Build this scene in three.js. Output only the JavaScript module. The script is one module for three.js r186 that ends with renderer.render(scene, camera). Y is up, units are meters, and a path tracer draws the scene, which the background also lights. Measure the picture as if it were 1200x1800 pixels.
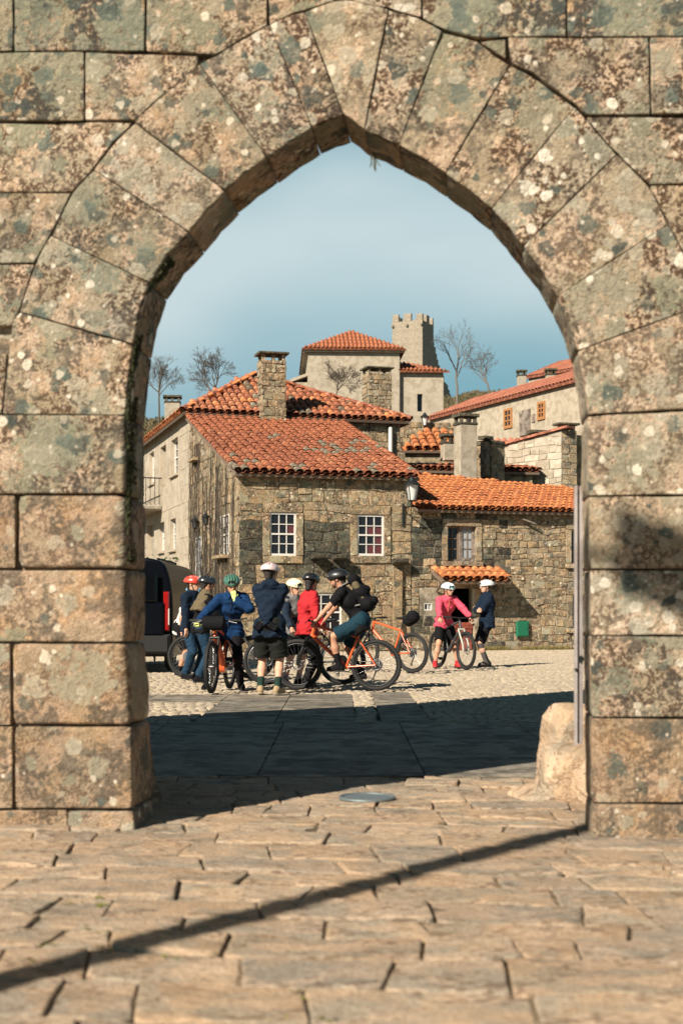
import * as THREE from 'three';
import { mergeGeometries, mergeVertices } from 'three/addons/utils/BufferGeometryUtils.js';

// ---------------------------------------------------------------- camera, sky, sun, exposure
const scene = new THREE.Scene();
const EYE = 1.18, FOCAL = 2400;                       // eye height; focal length in pixels of a 1200 x 1800 frame
const camera = new THREE.PerspectiveCamera(2 * Math.atan(900 / FOCAL) * 180 / Math.PI, 1200 / 1800, 0.1, 4000);
camera.position.set(0, EYE, 0);
camera.lookAt(0, EYE, -10);
camera.setViewOffset(1200, 1800, 0, -169, 1200, 1800);  // rising lens: the horizon sits low in the frame
camera.focus = 22;
camera.userData.fStop = 2.4;
scene.add(camera);

const renderer = new THREE.WebGLRenderer({ antialias: true });
renderer.toneMapping = THREE.LinearToneMapping;
renderer.toneMappingExposure = 1.72;
renderer.shadowMap.enabled = true;

const SUN_AZ = 38.3 * Math.PI / 180, SUN_EL = 35 * Math.PI / 180;   // the sun stands behind the camera, to its left
const sunDir = new THREE.Vector3(-Math.sin(SUN_AZ) * Math.cos(SUN_EL), Math.sin(SUN_EL), Math.cos(SUN_AZ) * Math.cos(SUN_EL));
const sun = new THREE.DirectionalLight(new THREE.Color(1.0, 0.90, 0.755), 5.0);
sun.position.copy(sunDir).multiplyScalar(60).add(new THREE.Vector3(0, 0, -25));
sun.target.position.set(0, 0, -25);
sun.castShadow = true;
sun.shadow.mapSize.set(4096, 4096);
Object.assign(sun.shadow.camera, { left: -60, right: 60, top: 60, bottom: -60, near: 1, far: 220 });
scene.add(sun, sun.target);

// seeded random numbers and noise
let seedState = 7;
function rnd() { seedState = (seedState + 0x6d2b79f5) | 0; let t = Math.imul(seedState ^ (seedState >>> 15), 1 | seedState); t = (t + Math.imul(t ^ (t >>> 7), 61 | t)) ^ t; return ((t ^ (t >>> 14)) >>> 0) / 4294967296; }
const reseed = (n) => { seedState = n * 7919 + 13; };
const R = (a, b) => a + (b - a) * rnd();
const pick = (list) => list[Math.floor(rnd() * list.length) % list.length];
const clamp = (x, a = 0, b = 1) => Math.min(b, Math.max(a, x));
const sstep = (a, b, x) => { const t = clamp((x - a) / (b - a)); return t * t * (3 - 2 * t); };
const mix = (a, b, t) => a + (b - a) * t;
const hash2 = (x, y, s) => { let h = Math.imul(x | 0, 374761393) ^ Math.imul(y | 0, 668265263) ^ Math.imul(s | 0, 2246822519); h = Math.imul(h ^ (h >>> 13), 1274126177); h ^= h >>> 16; return (h >>> 0) / 4294967296; };
function vnoise(x, y, s = 0, per = 0) {
  let xi = Math.floor(x), yi = Math.floor(y); const fx = x - xi, fy = y - yi;
  const u = fx * fx * (3 - 2 * fx), v = fy * fy * (3 - 2 * fy);
  let x1 = xi + 1, y1 = yi + 1;
  if (per) { xi = ((xi % per) + per) % per; yi = ((yi % per) + per) % per; x1 = ((x1 % per) + per) % per; y1 = ((y1 % per) + per) % per; }
  const a = hash2(xi, yi, s), b = hash2(x1, yi, s), c = hash2(xi, y1, s), d = hash2(x1, y1, s);
  return a + (b - a) * u + (c - a) * v + (a - b - c + d) * u * v;
}
function fbm(x, y, s = 0, oct = 3, per = 0) { let v = 0, a = 0.5, n = 0; for (let i = 0; i < oct; i++) { v += a * vnoise(x, y, s + i * 17, per); n += a; a *= 0.5; x *= 2; y *= 2; per *= 2; } return v / n; }
function noise3(x, y, z, s = 0) { const zi = Math.floor(z), f = z - zi, w = f * f * (3 - 2 * f); return vnoise(x, y, s + zi * 131) * (1 - w) + vnoise(x, y, s + (zi + 1) * 131) * w; }

// the sky: clear winter air, paler towards the horizon, a thin veil of high cloud low in the sky
function makeSky() {
  const W = 1024, H = 512, data = new Float32Array(W * H * 4);
  const stops = [[-90, .06, .055, .05], [-3, .10, .11, .11], [0, .21, .285, .305], [6, .135, .25, .295], [10, .108, .235, .288], [15, .125, .25, .30], [19, .105, .222, .275], [25, .050, .125, .18], [34, .012, .045, .08], [50, .005, .022, .045], [90, .002, .012, .028]];
  for (let j = 0; j < H; j++) {
    const el = ((j + .5) / H - .5) * 180;
    let k = 1; while (k < stops.length - 1 && stops[k][0] < el) k++;
    const t = clamp((el - stops[k - 1][0]) / (stops[k][0] - stops[k - 1][0])), base = [1, 2, 3].map((c) => mix(stops[k - 1][c], stops[k][c], t));
    for (let i = 0; i < W; i++) {
      const az = ((i + .5) / W) * 360;
      const wob = (fbm(i / W * 24, el * .06, 5, 3, 24) - .5) * 8, band = Math.exp(-Math.pow((el - 13.4 + wob) / 3.4, 2));
      const streak = fbm(i / W * 48, el * .55, 9, 4, 48), high = sstep(.45, .8, fbm(i / W * 16, el * .12, 31, 4, 16)) * .12 * sstep(2, 20, el);
      const veil = clamp(band * (.72 + .5 * streak) + high * .5 + (el > 0 ? .10 * streak * Math.exp(-el / 16) : 0)) * sstep(-2, 3, el);
      const o = (j * W + i) * 4, cl = [.345, .415, .43];
      for (let c = 0; c < 3; c++) data[o + c] = mix(base[c], cl[c], veil * .95);
      data[o + 3] = 1;
    }
  }
  const t = new THREE.DataTexture(data, W, H, THREE.RGBAFormat, THREE.FloatType);
  t.mapping = THREE.EquirectangularReflectionMapping; t.magFilter = THREE.LinearFilter; t.minFilter = THREE.LinearFilter; t.wrapS = THREE.RepeatWrapping; t.needsUpdate = true;
  return t;
}
scene.background = makeSky();
scene.environment = scene.background;

// ---------------------------------------------------------------- helpers
const used = new Map();
function numbered(name) { const n = used.get(name) ?? 0; used.set(name, n + 1); return n ? name + '_' + String(n).padStart(3, '0') : name; }
function tag(o, label, category, group, kind) { if (label) o.userData.label = label; if (category) o.userData.category = category; if (group) o.userData.group = group; if (kind) o.userData.kind = kind; return o; }
function thing(name, label, category, pos = [0, 0, 0], turn = 0, group) { const o = new THREE.Group(); o.name = numbered(name); o.position.set(...pos); o.rotation.y = turn; scene.add(o); return tag(o, label, category, group); }
function mesh(name, geo, mat, parent, pos) { const m = new THREE.Mesh(geo, mat); m.name = name; m.castShadow = m.receiveShadow = true; if (pos) m.position.set(...pos); parent.add(m); return m; }
function structure(name, parent = scene) { const o = new THREE.Group(); o.name = name; o.userData.kind = 'structure'; parent.add(o); return o; }
const lin = (r, g, b) => new THREE.Color().setRGB(r, g, b);
function std(color, rough = .85, extra = {}) { return new THREE.MeshStandardMaterial({ color, roughness: rough, side: THREE.DoubleSide, ...extra }); }
// where the sight line through a pixel of the photograph meets a distance, used once to survey real positions
const at = (px, py, d) => new THREE.Vector3((px - 600) / FOCAL * d, EYE + (1069 - py) / FOCAL * d, -d);
const groundD = (py, y = 0) => FOCAL * (EYE - y) / (py - 1069);
const onGround = (px, py) => { const d = groundD(py); return new THREE.Vector3((px - 600) / FOCAL * d, 0, -d); };
function merge(list) { const g = mergeGeometries(list.map((x) => { const y = x.index ? x.toNonIndexed() : x; for (const k of Object.keys(y.attributes)) if (!['position', 'normal', 'uv'].includes(k)) y.deleteAttribute(k); return y; }), false); return g; }
function metreUV(g) { const p = g.attributes.position, n = g.attributes.normal, uv = g.attributes.uv; for (let i = 0; i < p.count; i++) { const ny = Math.abs(n.getY(i)), nx = Math.abs(n.getX(i)); ny > .7 ? uv.setXY(i, p.getX(i) / 2, p.getZ(i) / 2) : uv.setXY(i, (nx > .7 ? p.getZ(i) : p.getX(i)) / 2, p.getY(i) / 2); } return g; }   // texture coordinates in metres, two to a tile
function box(w, h, d, x = 0, y = 0, z = 0) { const g = new THREE.BoxGeometry(w, h, d); g.translate(x, y, z); return metreUV(g); }
function bar(a, b, r, seg = 8, r2) { const A = new THREE.Vector3(...a), B = new THREE.Vector3(...b), L = A.distanceTo(B), g = new THREE.CylinderGeometry(r2 ?? r, r, L, seg, 1); g.translate(0, L / 2, 0); g.applyQuaternion(new THREE.Quaternion().setFromUnitVectors(new THREE.Vector3(0, 1, 0), B.clone().sub(A).normalize())); g.translate(A.x, A.y, A.z); return g; }
function tube(pts, r, seg = 24, rs = 8, closed = false) { return new THREE.TubeGeometry(new THREE.CatmullRomCurve3(pts.map((p) => new THREE.Vector3(...p)), closed, 'centripetal'), seg, r, rs, closed); }
function chamferBox(w, h, d, b = .01) {   // a box with chamfered edges, origin at its centre
  const s = new THREE.Shape(); const x = w / 2 - b, y = h / 2 - b;
  s.moveTo(-x, -y); s.lineTo(x, -y); s.lineTo(x, y); s.lineTo(-x, y); s.closePath();
  const g = new THREE.ExtrudeGeometry(s, { depth: Math.max(d - 2 * b, .001), bevelEnabled: true, bevelSize: b, bevelThickness: b, bevelSegments: 1, steps: 1 });
  g.translate(0, 0, -d / 2 + b); return metreUV(g);
}
// ---------------------------------------------------------------- procedural textures (tileable)
function dataTex(N, fill, srgb) {
  const data = new Uint8Array(N * N * 4);
  fill(data, N);
  const t = new THREE.DataTexture(data, N, N, THREE.RGBAFormat);
  t.wrapS = t.wrapT = THREE.RepeatWrapping; t.magFilter = THREE.LinearFilter; t.minFilter = THREE.LinearMipmapLinearFilter; t.generateMipmaps = true;
  if (srgb) t.colorSpace = THREE.SRGBColorSpace;
  t.needsUpdate = true;
  return t;
}
const enc = (v) => Math.round(255 * clamp(v <= .0031308 ? v * 12.92 : 1.055 * Math.pow(clamp(v), 1 / 2.4) - .055));
// paint layers into float buffers, then encode: returns {map, bump}
function surface(N, paint) {
  const col = new Float32Array(N * N * 3), hgt = new Float32Array(N * N).fill(.5);
  paint(col, hgt, N);
  const map = dataTex(N, (d) => { for (let i = 0; i < N * N; i++) { d[i * 4] = enc(col[i * 3]); d[i * 4 + 1] = enc(col[i * 3 + 1]); d[i * 4 + 2] = enc(col[i * 3 + 2]); d[i * 4 + 3] = 255; } }, true);
  const bump = dataTex(N, (d) => { for (let i = 0; i < N * N; i++) { const v = Math.round(255 * clamp(hgt[i])); d[i * 4] = d[i * 4 + 1] = d[i * 4 + 2] = v; d[i * 4 + 3] = 255; } });
  return { map, bump };
}
function blend(col, i, c, a) { for (let k = 0; k < 3; k++) col[i * 3 + k] += (c[k] - col[i * 3 + k]) * a; }
// shared tileable noise fields, looked up with shifts so that every stone texture differs
const FN = 1024, field = (f, oct, s) => { const a = new Float32Array(FN * FN); for (let y = 0; y < FN; y++) for (let x = 0; x < FN; x++) a[y * FN + x] = fbm(x / FN * f, y / FN * f, s, oct, f); return a; };
const F = { big: field(5, 3, 1), mid: field(27, 3, 2), clot: field(66, 3, 3), fine: field(256, 1, 4), grit: field(512, 1, 5), patch: field(10, 4, 6), crumb: field(128, 2, 7) };
const look = (f, x, y) => f[((y % FN + FN) % FN) * FN + ((x % FN + FN) % FN)];
// a lichen rosette: a ragged disc stamped into the buffers
function rosette(col, hgt, N, cx, cy, r, c, a, ragged, s, ring = 0) {
  const e = Math.ceil(r * 1.6); cx |= 0; cy |= 0;
  for (let y = -e; y <= e; y++) for (let x = -e; x <= e; x++) {
    const d = Math.hypot(x, y), X = ((cx + x) % N + N) % N, Y = ((cy + y) % N + N) % N, i = Y * N + X;
    const rr = r * (1 + ragged * 1.7 * (look(F.mid, X + s * 37, Y + s * 71) - .5) + ragged * 1.1 * (look(F.clot, X + s * 13, Y) - .5));
    const m = sstep(rr + 1.4, rr - 1.4, d); if (m <= 0) continue;
    const grain = .8 + .24 * F.fine[i] + .3 * (look(F.clot, X + 91, Y + 17) - .3), rim = 1 + ring * (sstep(rr * .6, rr * .95, d) - .4), k = grain * rim;
    const thin = clamp(a * m * (1 - (r > 40 ? .7 : .25) * sstep(.56, .7, look(F.clot, X + s * 7, Y + 300))));   // worn through here and there
    blend(col, i, [c[0] * k, c[1] * k, c[2] * k], thin);
    hgt[i] = mix(hgt[i], hgt[i] * .6 + .23 + .06 * grain, thin * .8);
  }
}
// lichen covered granite; o tunes how much of each growth there is; N texels span 2 m
function granite(seed, o) {
  return surface(1024, (col, hgt, N) => {
    const S = seed * 3;
    for (let y = 0; y < N; y++) for (let x = 0; x < N; x++) {
      const i = y * N + x, big = look(F.big, x + S, y + S * 2), mid = look(F.mid, x + S * 5, y + S), fine = look(F.fine, x + S, y), grit = look(F.grit, x, y + S), clot = look(F.clot, x + S * 7, y + S * 3), patch = look(F.patch, x + S * 11, y + S * 13), patch2 = look(F.patch, x + S * 17 + 400, y + S * 19 + 200);
      const t = clamp(.12 + .6 * mid + .55 * (big - .5) + .25 * (patch - .5)), g = .68 + .46 * fine + .34 * (grit - .5);
      col[i * 3] = mix(o.dark[0], o.light[0], t) * g; col[i * 3 + 1] = mix(o.dark[1], o.light[1], t) * g; col[i * 3 + 2] = mix(o.dark[2], o.light[2], t) * g;
      let h = .42 + .34 * (mid - .5) + .26 * (fine - .5) + .16 * (grit - .5) + .3 * (clot - .5);
      blend(col, i, [.36 * g, .215 * g, .095 * g], sstep(.52, .66, patch + .3 * (clot - .5)) * o.ochre * .6);
      // pale crumbly crust
      blend(col, i, [.70 * g, .56 * g, .43 * g], sstep(.52, .62, look(F.clot, x + S * 41, y + S * 43) * .6 + look(F.mid, x + S * 47, y) * .4 + .12 * (fine - .5)) * .42 * (o.crust ?? 1));
      // mossy grey-green film and brown tufts, both finely broken up
      blend(col, i, [.215 * g, .205 * g, .14 * g], sstep(.50 - .08 * o.film, .60 - .06 * o.film, patch2 + .28 * (clot - .5) + .1 * (fine - .5)) * .7 * Math.min(1, o.film));
      const zone = sstep(.40, .58, look(F.patch, x + S * 23, y + S * 29) * .65 + look(F.big, x + S * 9, y) * .35), crumb = look(F.crumb, x + S * 3, y + S * 5), tuft = sstep(.50, .60, crumb * .5 + clot * .38 + mid * .12 + .12 * (fine - .5) + .10 * (zone - .6) + .05 * (o.brown - .9));
      blend(col, i, [.080 * g, .043 * g, .022 * g], clamp(tuft * (.25 + .72 * zone) * o.brown)); h += .14 * tuft * o.brown;
      const dk = sstep(.54, .66, look(F.patch, x + S * 31, y + S * 37) * .72 + clot * .3) * o.black; blend(col, i, [.05 * g, .05 * g, .043 * g], dk * .85);
      const pit = sstep(.80, .95, fine * .75 + .3 * clot); h -= .2 * pit; blend(col, i, [.08, .055, .035], pit * .4);
      hgt[i] = h;
    }
    reseed(seed + 1);
    const px = N / 2;   // texels to a metre
    const put = (n, r0, r1, cols, a, ragged, ring) => { for (let k = 0; k < n; k++) { const r = mix(r0, r1, Math.pow(rnd(), 2)) * px; rosette(col, hgt, N, rnd() * N, rnd() * N, r, pick(cols), a * R(.7, 1.0), ragged, seed + k, ring); } };
    put(o.green * 30 | 0, .05, .22, [[.20, .20, .14], [.235, .225, .165], [.165, .175, .13], [.27, .25, .185]], .92, .9, .14);
    put(o.teal * 34 | 0, .02, .085, [[.065, .088, .076], [.09, .115, .098], [.05, .062, .056]], .92, .9, .1);
    put(o.grey * 34 | 0, .02, .085, [[.36, .33, .26], [.30, .275, .21], [.36, .325, .25]], .82, .7, .2);
    put(o.white * 56 | 0, .010, .048, [[.56, .51, .415], [.64, .585, .485], [.50, .45, .365]], .95, .7, .05);
    put(o.white * 120 | 0, .004, .013, [[.54, .49, .40], [.45, .41, .33]], .85, .4, 0);
  });
}
const TAN = { light: [.58, .445, .325], dark: [.33, .24, .165] };
const TX = {
  brown: granite(101, { ...TAN, ochre: .45, film: .7, brown: 1.1, black: .5, green: .7, teal: 1.0, grey: .8, white: 1.3 }),
  mixed: granite(202, { ...TAN, ochre: .55, film: .75, brown: .95, black: .7, green: .75, teal: 1.1, grey: 1.0, white: 1.2 }),
  green: granite(303, { light: [.46, .345, .235], dark: [.27, .20, .13], ochre: .9, film: 1.7, brown: 1.1, black: 1.0, green: 1.3, teal: 2.6, grey: .5, white: .5 }),
  pale: granite(404, { light: [.58, .45, .335], dark: [.38, .28, .195], ochre: .4, film: .75, brown: .75, black: .4, green: .85, teal: .7, grey: 3.2, white: 1.4 }),
  plain: granite(505, { crust: .35, light: [.45, .325, .225], dark: [.255, .18, .12], ochre: .7, film: .4, brown: .6, black: .7, green: .25, teal: .4, grey: .4, white: .5 }),
};
const MAT = {};
for (const k of Object.keys(TX)) {
  MAT[k] = [];
  for (const tint of [[1, 1, 1], [.92, .9, .87], [1.06, 1.02, .98], [.98, .93, .87]]) MAT[k].push(new THREE.MeshStandardMaterial({ map: TX[k].map, bumpMap: TX[k].bump, bumpScale: .016, roughness: .96, color: lin(...tint), side: THREE.DoubleSide }));
}
// worn paving: foliated, streaked granite
const PAVE = surface(1024, (col, hgt, N) => {
  for (let y = 0; y < N; y++) for (let x = 0; x < N; x++) {
    const i = y * N + x, wx = Math.round(look(F.big, x, y) * 260), big = look(F.patch, x, y * 2), streak = look(F.mid, x >> 1, y * 2 + wx), mid = look(F.mid, x + 300, y + 700), fine = F.fine[i], clot = look(F.clot, x, y * 2), wav = look(F.patch, x * 2 + wx, y * 3);
    const t = clamp(.12 + .55 * mid + .25 * wav + .5 * (big - .5)), g = .74 + .42 * fine + .14 * (F.grit[i] - .5);
    col[i * 3] = mix(.31, .52, t) * g; col[i * 3 + 1] = mix(.235, .40, t) * g; col[i * 3 + 2] = mix(.17, .30, t) * g;
    blend(col, i, [.29 * g, .255 * g, .205 * g], sstep(.48, .64, look(F.patch, x + 500, y * 2 + 300)) * .8);
    blend(col, i, [.13, .085, .05], sstep(.54, .66, clot * .6 + big * .4) * .75);
    blend(col, i, [.42 * g, .29 * g, .185 * g], sstep(.56, .7, look(F.patch, x + 200, y + 900)) * .45);
    hgt[i] = clamp(.5 + .35 * (wav - .5) + .2 * (streak - .5) + .5 * (mid - .5) + .3 * (clot - .5) + .22 * (fine - .5));
  }
});
MAT.pave = [[.98, .955, .90], [.86, .845, .81], [1.04, 1.0, .93], [.80, .80, .79], [.95, .89, .80], [.90, .84, .76]].map((c) => new THREE.MeshStandardMaterial({ map: PAVE.map, bumpMap: PAVE.bump, bumpScale: .014, roughness: .93, color: lin(...c), side: THREE.DoubleSide }));
// distant masonry and render: soft mottled grain, tinted by each material
const GRAIN = surface(1024, (col, hgt, N) => {
  for (let y = 0; y < N; y++) for (let x = 0; x < N; x++) {
    const i = y * N + x, big = F.big[i], mid = F.mid[i], clot = F.clot[i], fine = F.fine[i];
    const k = clamp(.55 + .5 * (mid - .5) + .5 * (big - .5) + .3 * (clot - .5) + .3 * (fine - .5)) * 1.25;
    col[i * 3] = k; col[i * 3 + 1] = k * .985; col[i * 3 + 2] = k * .96;
    blend(col, i, [.2, .19, .17], sstep(.54, .68, look(F.patch, x + 77, y + 33)) * .7);
    hgt[i] = clamp(.5 + .5 * (mid - .5) + .35 * (clot - .5) + .2 * (fine - .5));
  }
});
const grainMat = (r, g, b, rough = .93, bump = .02, extra = {}) => new THREE.MeshStandardMaterial({ map: GRAIN.map, bumpMap: GRAIN.bump, bumpScale: bump, roughness: rough, color: lin(r, g, b), side: THREE.DoubleSide, ...extra });
// limewash and smooth render: faint mottling only
const SOFT = surface(1024, (col, hgt, N) => { for (let i = 0; i < N * N; i++) { const x = i % N, y = (i / N) | 0, k = .9 + .26 * (F.mid[i] - .5) + .3 * (F.big[i] - .5) + .12 * (F.fine[i] - .5); col[i * 3] = k; col[i * 3 + 1] = k * .99; col[i * 3 + 2] = k * .97; blend(col, i, [.5, .46, .4], sstep(.55, .66, look(F.patch, x + 77, y + 33)) * .4); hgt[i] = clamp(.5 + .4 * (F.mid[i] - .5) + .3 * (F.clot[i] - .5)); } });
const softMat = (r, g, b) => new THREE.MeshStandardMaterial({ map: SOFT.map, bumpMap: SOFT.bump, bumpScale: .01, roughness: .92, color: lin(r, g, b), side: THREE.DoubleSide });
// ---------------------------------------------------------------- stones
// a hewn stone: polygon poly (metres, counter-clockwise) extruded back from z = 0, with worn rounded arrises and an uneven face
function stoneGeo(poly, { depth = .25, bevel = .014, rough = .010, step = .045, seed = 1, gap = .004, wobble = .006, roundEdge = null, roundR = .06, backSegs = 2, tilt = .01, uvTurn = 0, uvScale = 1 } = {}) {
  let cx = 0, cy = 0, area = 0;
  for (let i = 0; i < poly.length; i++) { const a = poly[i], b = poly[(i + 1) % poly.length], c = a[0] * b[1] - b[0] * a[1]; area += c; cx += (a[0] + b[0]) * c; cy += (a[1] + b[1]) * c; }
  if (area < 0) poly = [...poly].reverse();
  cx /= 3 * area; cy /= 3 * area;
  const pts = [];
  for (let i = 0; i < poly.length; i++) {
    const a = poly[i], b = poly[(i + 1) % poly.length], L = Math.hypot(b[0] - a[0], b[1] - a[1]), n = Math.max(1, Math.round(L / step));
    for (let k = 0; k < n; k++) pts.push([mix(a[0], b[0], k / n), mix(a[1], b[1], k / n), k === 0 ? 1 : 0]);
  }
  const n = pts.length;
  for (const p of pts) {   // a gap all round, corners knocked off a little, and an uneven line
    const dx = cx - p[0], dy = cy - p[1], L = Math.hypot(dx, dy), w = gap + wobble * (fbm(p[0] * 9 + seed, p[1] * 9, seed, 2)) + (p[2] ? bevel * .45 : 0);
    p[0] += dx / L * w; p[1] += dy / L * w;
  }
  const B = bevel, ins = [0, .18 * B, .5 * B, B, 2 * B], frac = [.3, .55, .78], pos = [], uv = [], idx = [], tx = R(-tilt, tilt), ty = R(-tilt, tilt), ou = rnd() * 7, ov = rnd() * 7, cu = Math.cos(uvTurn), su = Math.sin(uvTurn);
  const edgeDist = (x, y) => { if (!roundEdge) return 9; let m = 9; for (let i = 0; i < roundEdge.length - 1; i++) { const a = roundEdge[i], b = roundEdge[i + 1], vx = b[0] - a[0], vy = b[1] - a[1], t = clamp(((x - a[0]) * vx + (y - a[1]) * vy) / (vx * vx + vy * vy)); m = Math.min(m, Math.hypot(x - a[0] - vx * t, y - a[1] - vy * t)); } return m; };
  const push = (x, y, z) => { pos.push(x - cx, y - cy, z); const U = x + z * .9, V = y + z * .55; uv.push((U * cu - V * su) / 2 * uvScale + ou, (U * su + V * cu) / 2 * uvScale + ov); };
  const face = (x, y, w) => {
    let z = w < B ? -(B - Math.sqrt(Math.max(0, B * B - (B - w) * (B - w)))) * .9 : 0;
    z += (fbm(x * 5 + seed, y * 5, seed + 3, 2) - .5) * rough * 2 + (fbm(x * 17, y * 17 + seed, seed + 9, 2) - .5) * rough * 1.1 + tx * (x - cx) + ty * (y - cy);
    const e = edgeDist(x, y); if (e < roundR) z -= (roundR - Math.sqrt(Math.max(0, roundR * roundR - (roundR - e) * (roundR - e)))) * .9;
    push(x, y, z);
  };
  const rings = [];
  for (const w of ins) { rings.push(pos.length / 3); for (const p of pts) { const dx = cx - p[0], dy = cy - p[1], L = Math.hypot(dx, dy), k = Math.min(w / L, .9); face(p[0] + dx * k, p[1] + dy * k, w); } }
  for (const f of frac) { rings.push(pos.length / 3); for (const p of pts) { const dx = cx - p[0], dy = cy - p[1], L = Math.hypot(dx, dy), k0 = Math.min(2 * B / L, .9), k = k0 + (1 - k0) * f; face(p[0] + dx * k, p[1] + dy * k, 1); } }
  const c = pos.length / 3; face(cx, cy, 1);
  for (let r = 0; r < rings.length - 1; r++) for (let i = 0; i < n; i++) { const j = (i + 1) % n, a = rings[r] + i, b = rings[r] + j, d = rings[r + 1] + i, e = rings[r + 1] + j; idx.push(a, b, e, a, e, d); }
  for (let i = 0; i < n; i++) idx.push(rings[rings.length - 1] + i, rings[rings.length - 1] + (i + 1) % n, c);
  let prev = pos.length / 3, run = 0;   // sides going back into the wall
  const along = pts.map((p, i) => { const q = pts[(i + 1) % n], r = run; run += Math.hypot(q[0] - p[0], q[1] - p[1]); return r; });
  const side = (x, y, z, i) => { pos.push(x - cx, y - cy, z); uv.push((along[i] > run / 2 ? run - along[i] : along[i]) / 2 + ou, z / 2 + ov); };
  for (let i = 0; i < n; i++) side(pos[(rings[0] + i) * 3] + cx, pos[(rings[0] + i) * 3 + 1] + cy, pos[(rings[0] + i) * 3 + 2], i);
  for (let s = 1; s <= backSegs; s++) {
    const here = pos.length / 3, z = -B - (depth - B) * s / backSegs;
    for (let i = 0; i < n; i++) { const p = pts[i], m = (fbm(p[0] * 7 + z * 9, p[1] * 7 + seed, seed + 21, 2) - .5) * rough * 1.6, dx = cx - p[0], dy = cy - p[1], L = Math.hypot(dx, dy); side(p[0] + dx / L * m, p[1] + dy / L * m, z, i); }
    for (let i = 0; i < n; i++) { const j = (i + 1) % n; idx.push(prev + j, prev + i, here + i, prev + j, here + i, here + j); }
    prev = here;
  }
  const g = new THREE.BufferGeometry();
  g.setAttribute('position', new THREE.Float32BufferAttribute(pos, 3)); g.setAttribute('uv', new THREE.Float32BufferAttribute(uv, 2)); g.setIndex(idx); g.computeVertexNormals();
  g.userData.centre = [cx, cy];
  return g;
}

// ---------------------------------------------------------------- the gate wall
const GATE_YAW = -5.5 * Math.PI / 180, gateO = new THREE.Vector3(-1.116, 0, -7.34);
const gateT = new THREE.Vector3(Math.cos(GATE_YAW), 0, -Math.sin(GATE_YAW)), gateN = new THREE.Vector3(Math.sin(GATE_YAW), 0, Math.cos(GATE_YAW));
function gateUV(px, py) {   // survey: sight line to the wall's face, in the wall's own metres
  const dir = new THREE.Vector3((px - 600) / FOCAL, (1069 - py) / FOCAL, -1), o = new THREE.Vector3(0, EYE, 0);
  const t = gateO.clone().sub(o).dot(gateN) / dir.dot(gateN), p = o.addScaledVector(dir, t);
  return [p.clone().sub(gateO).dot(gateT), p.y];
}
const gate = thing('gate_wall', 'lichen-covered granite wall with a pointed arch gateway', 'wall', gateO.toArray(), GATE_YAW);
gate.userData.kind = 'thing';
reseed(11);
let stoneSeed = 1;
function gateStone(name, pxs, kind, o = {}) {
  const poly = pxs.map(([x, y]) => gateUV(x, y)), g = stoneGeo(poly, { seed: stoneSeed++, uvTurn: R(-3, 3), uvScale: R(1.15, 1.9), ...o, roundEdge: o.round ? o.round.map(([x, y]) => gateUV(x, y)) : null });
  return mesh(name, g, pick(MAT[kind]), gate, [...g.userData.centre, (o.proud ?? 0) + R(-.012, .012)]);
}
const RING = .44;
// voussoirs, clockwise from the left springing: joints as [inner, outer], further outer points between
const lj = [[[220, 730], [4, 728]], [[234, 605], [34, 548]], [[263, 497], [90, 414]], [[333, 408], [164, 297]], [[396, 335], [236, 214]], [[470, 278], [351, 112]], [[549, 226], [474, 43]], [[604, 203], [535, 21]], [[640, 229], [683, 17]]];
const linner = [[[226, 660]], [[246, 550]], [[295, 448]], [[364, 368]], [[432, 305]], [[510, 250]], [[578, 212]], [[622, 214]]];
const louter = [[[22, 560], [12, 640]], [[62, 464]], [[127, 338]], [[200, 250]], [[262, 190]], [[380, 97], [437, 63]], [[515, 26]], [[580, 4], [610, 0]]];
const lkind = ['mixed', 'mixed', 'mixed', 'pale', 'mixed', 'mixed', 'brown', 'pale'];
for (let i = 0; i < 8; i++) {
  const [a, A] = lj[i], [b, B] = lj[i + 1], fan = louter[i].slice(); if (i) fan.reverse();
  const edge = [a, ...linner[i], b], outer = i === 0 ? [B, ...louter[0], A] : [B, ...louter[i].slice().reverse(), A];
  gateStone('voussoir', [...edge, ...outer], lkind[i], { depth: RING, backSegs: 5, bevel: .007, wobble: .004, gap: .001, round: i < 7 ? edge : null, roundR: .045, rough: .008 });
}
const rj = [[[640, 229], [683, 17]], [[700, 256], [777, 54]], [[782, 304], [896, 113]], [[863, 366], [1010, 186]], [[918, 432], [1084, 270]], [[978, 521], [1174, 394]], [[1014, 617], [1236, 536]], [[1031, 729], [1330, 712]]];
const rinner = [[[668, 240]], [[742, 277]], [[824, 334]], [[893, 399]], [[952, 476]], [[999, 570]], [[1025, 672]]];
const router = [[[733, 30]], [[838, 70], [870, 96]], [[933, 130], [973, 160]], [[1046, 229]], [[1140, 326]], [[1208, 462]], [[1290, 622]]];
const rkind = ['brown', 'mixed', 'brown', 'brown', 'pale', 'brown', 'pale'];
for (let i = 0; i < 7; i++) gateStone('voussoir', [rj[i][0], ...rinner[i], rj[i + 1][0], rj[i + 1][1], ...router[i].slice().reverse(), rj[i][1]], rkind[i], { depth: RING, backSegs: 5, bevel: .007, wobble: .004, gap: .001, rough: .008, round: i > 3 ? [rj[i][0], ...rinner[i], rj[i + 1][0]] : null, roundR: .035 });
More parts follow.
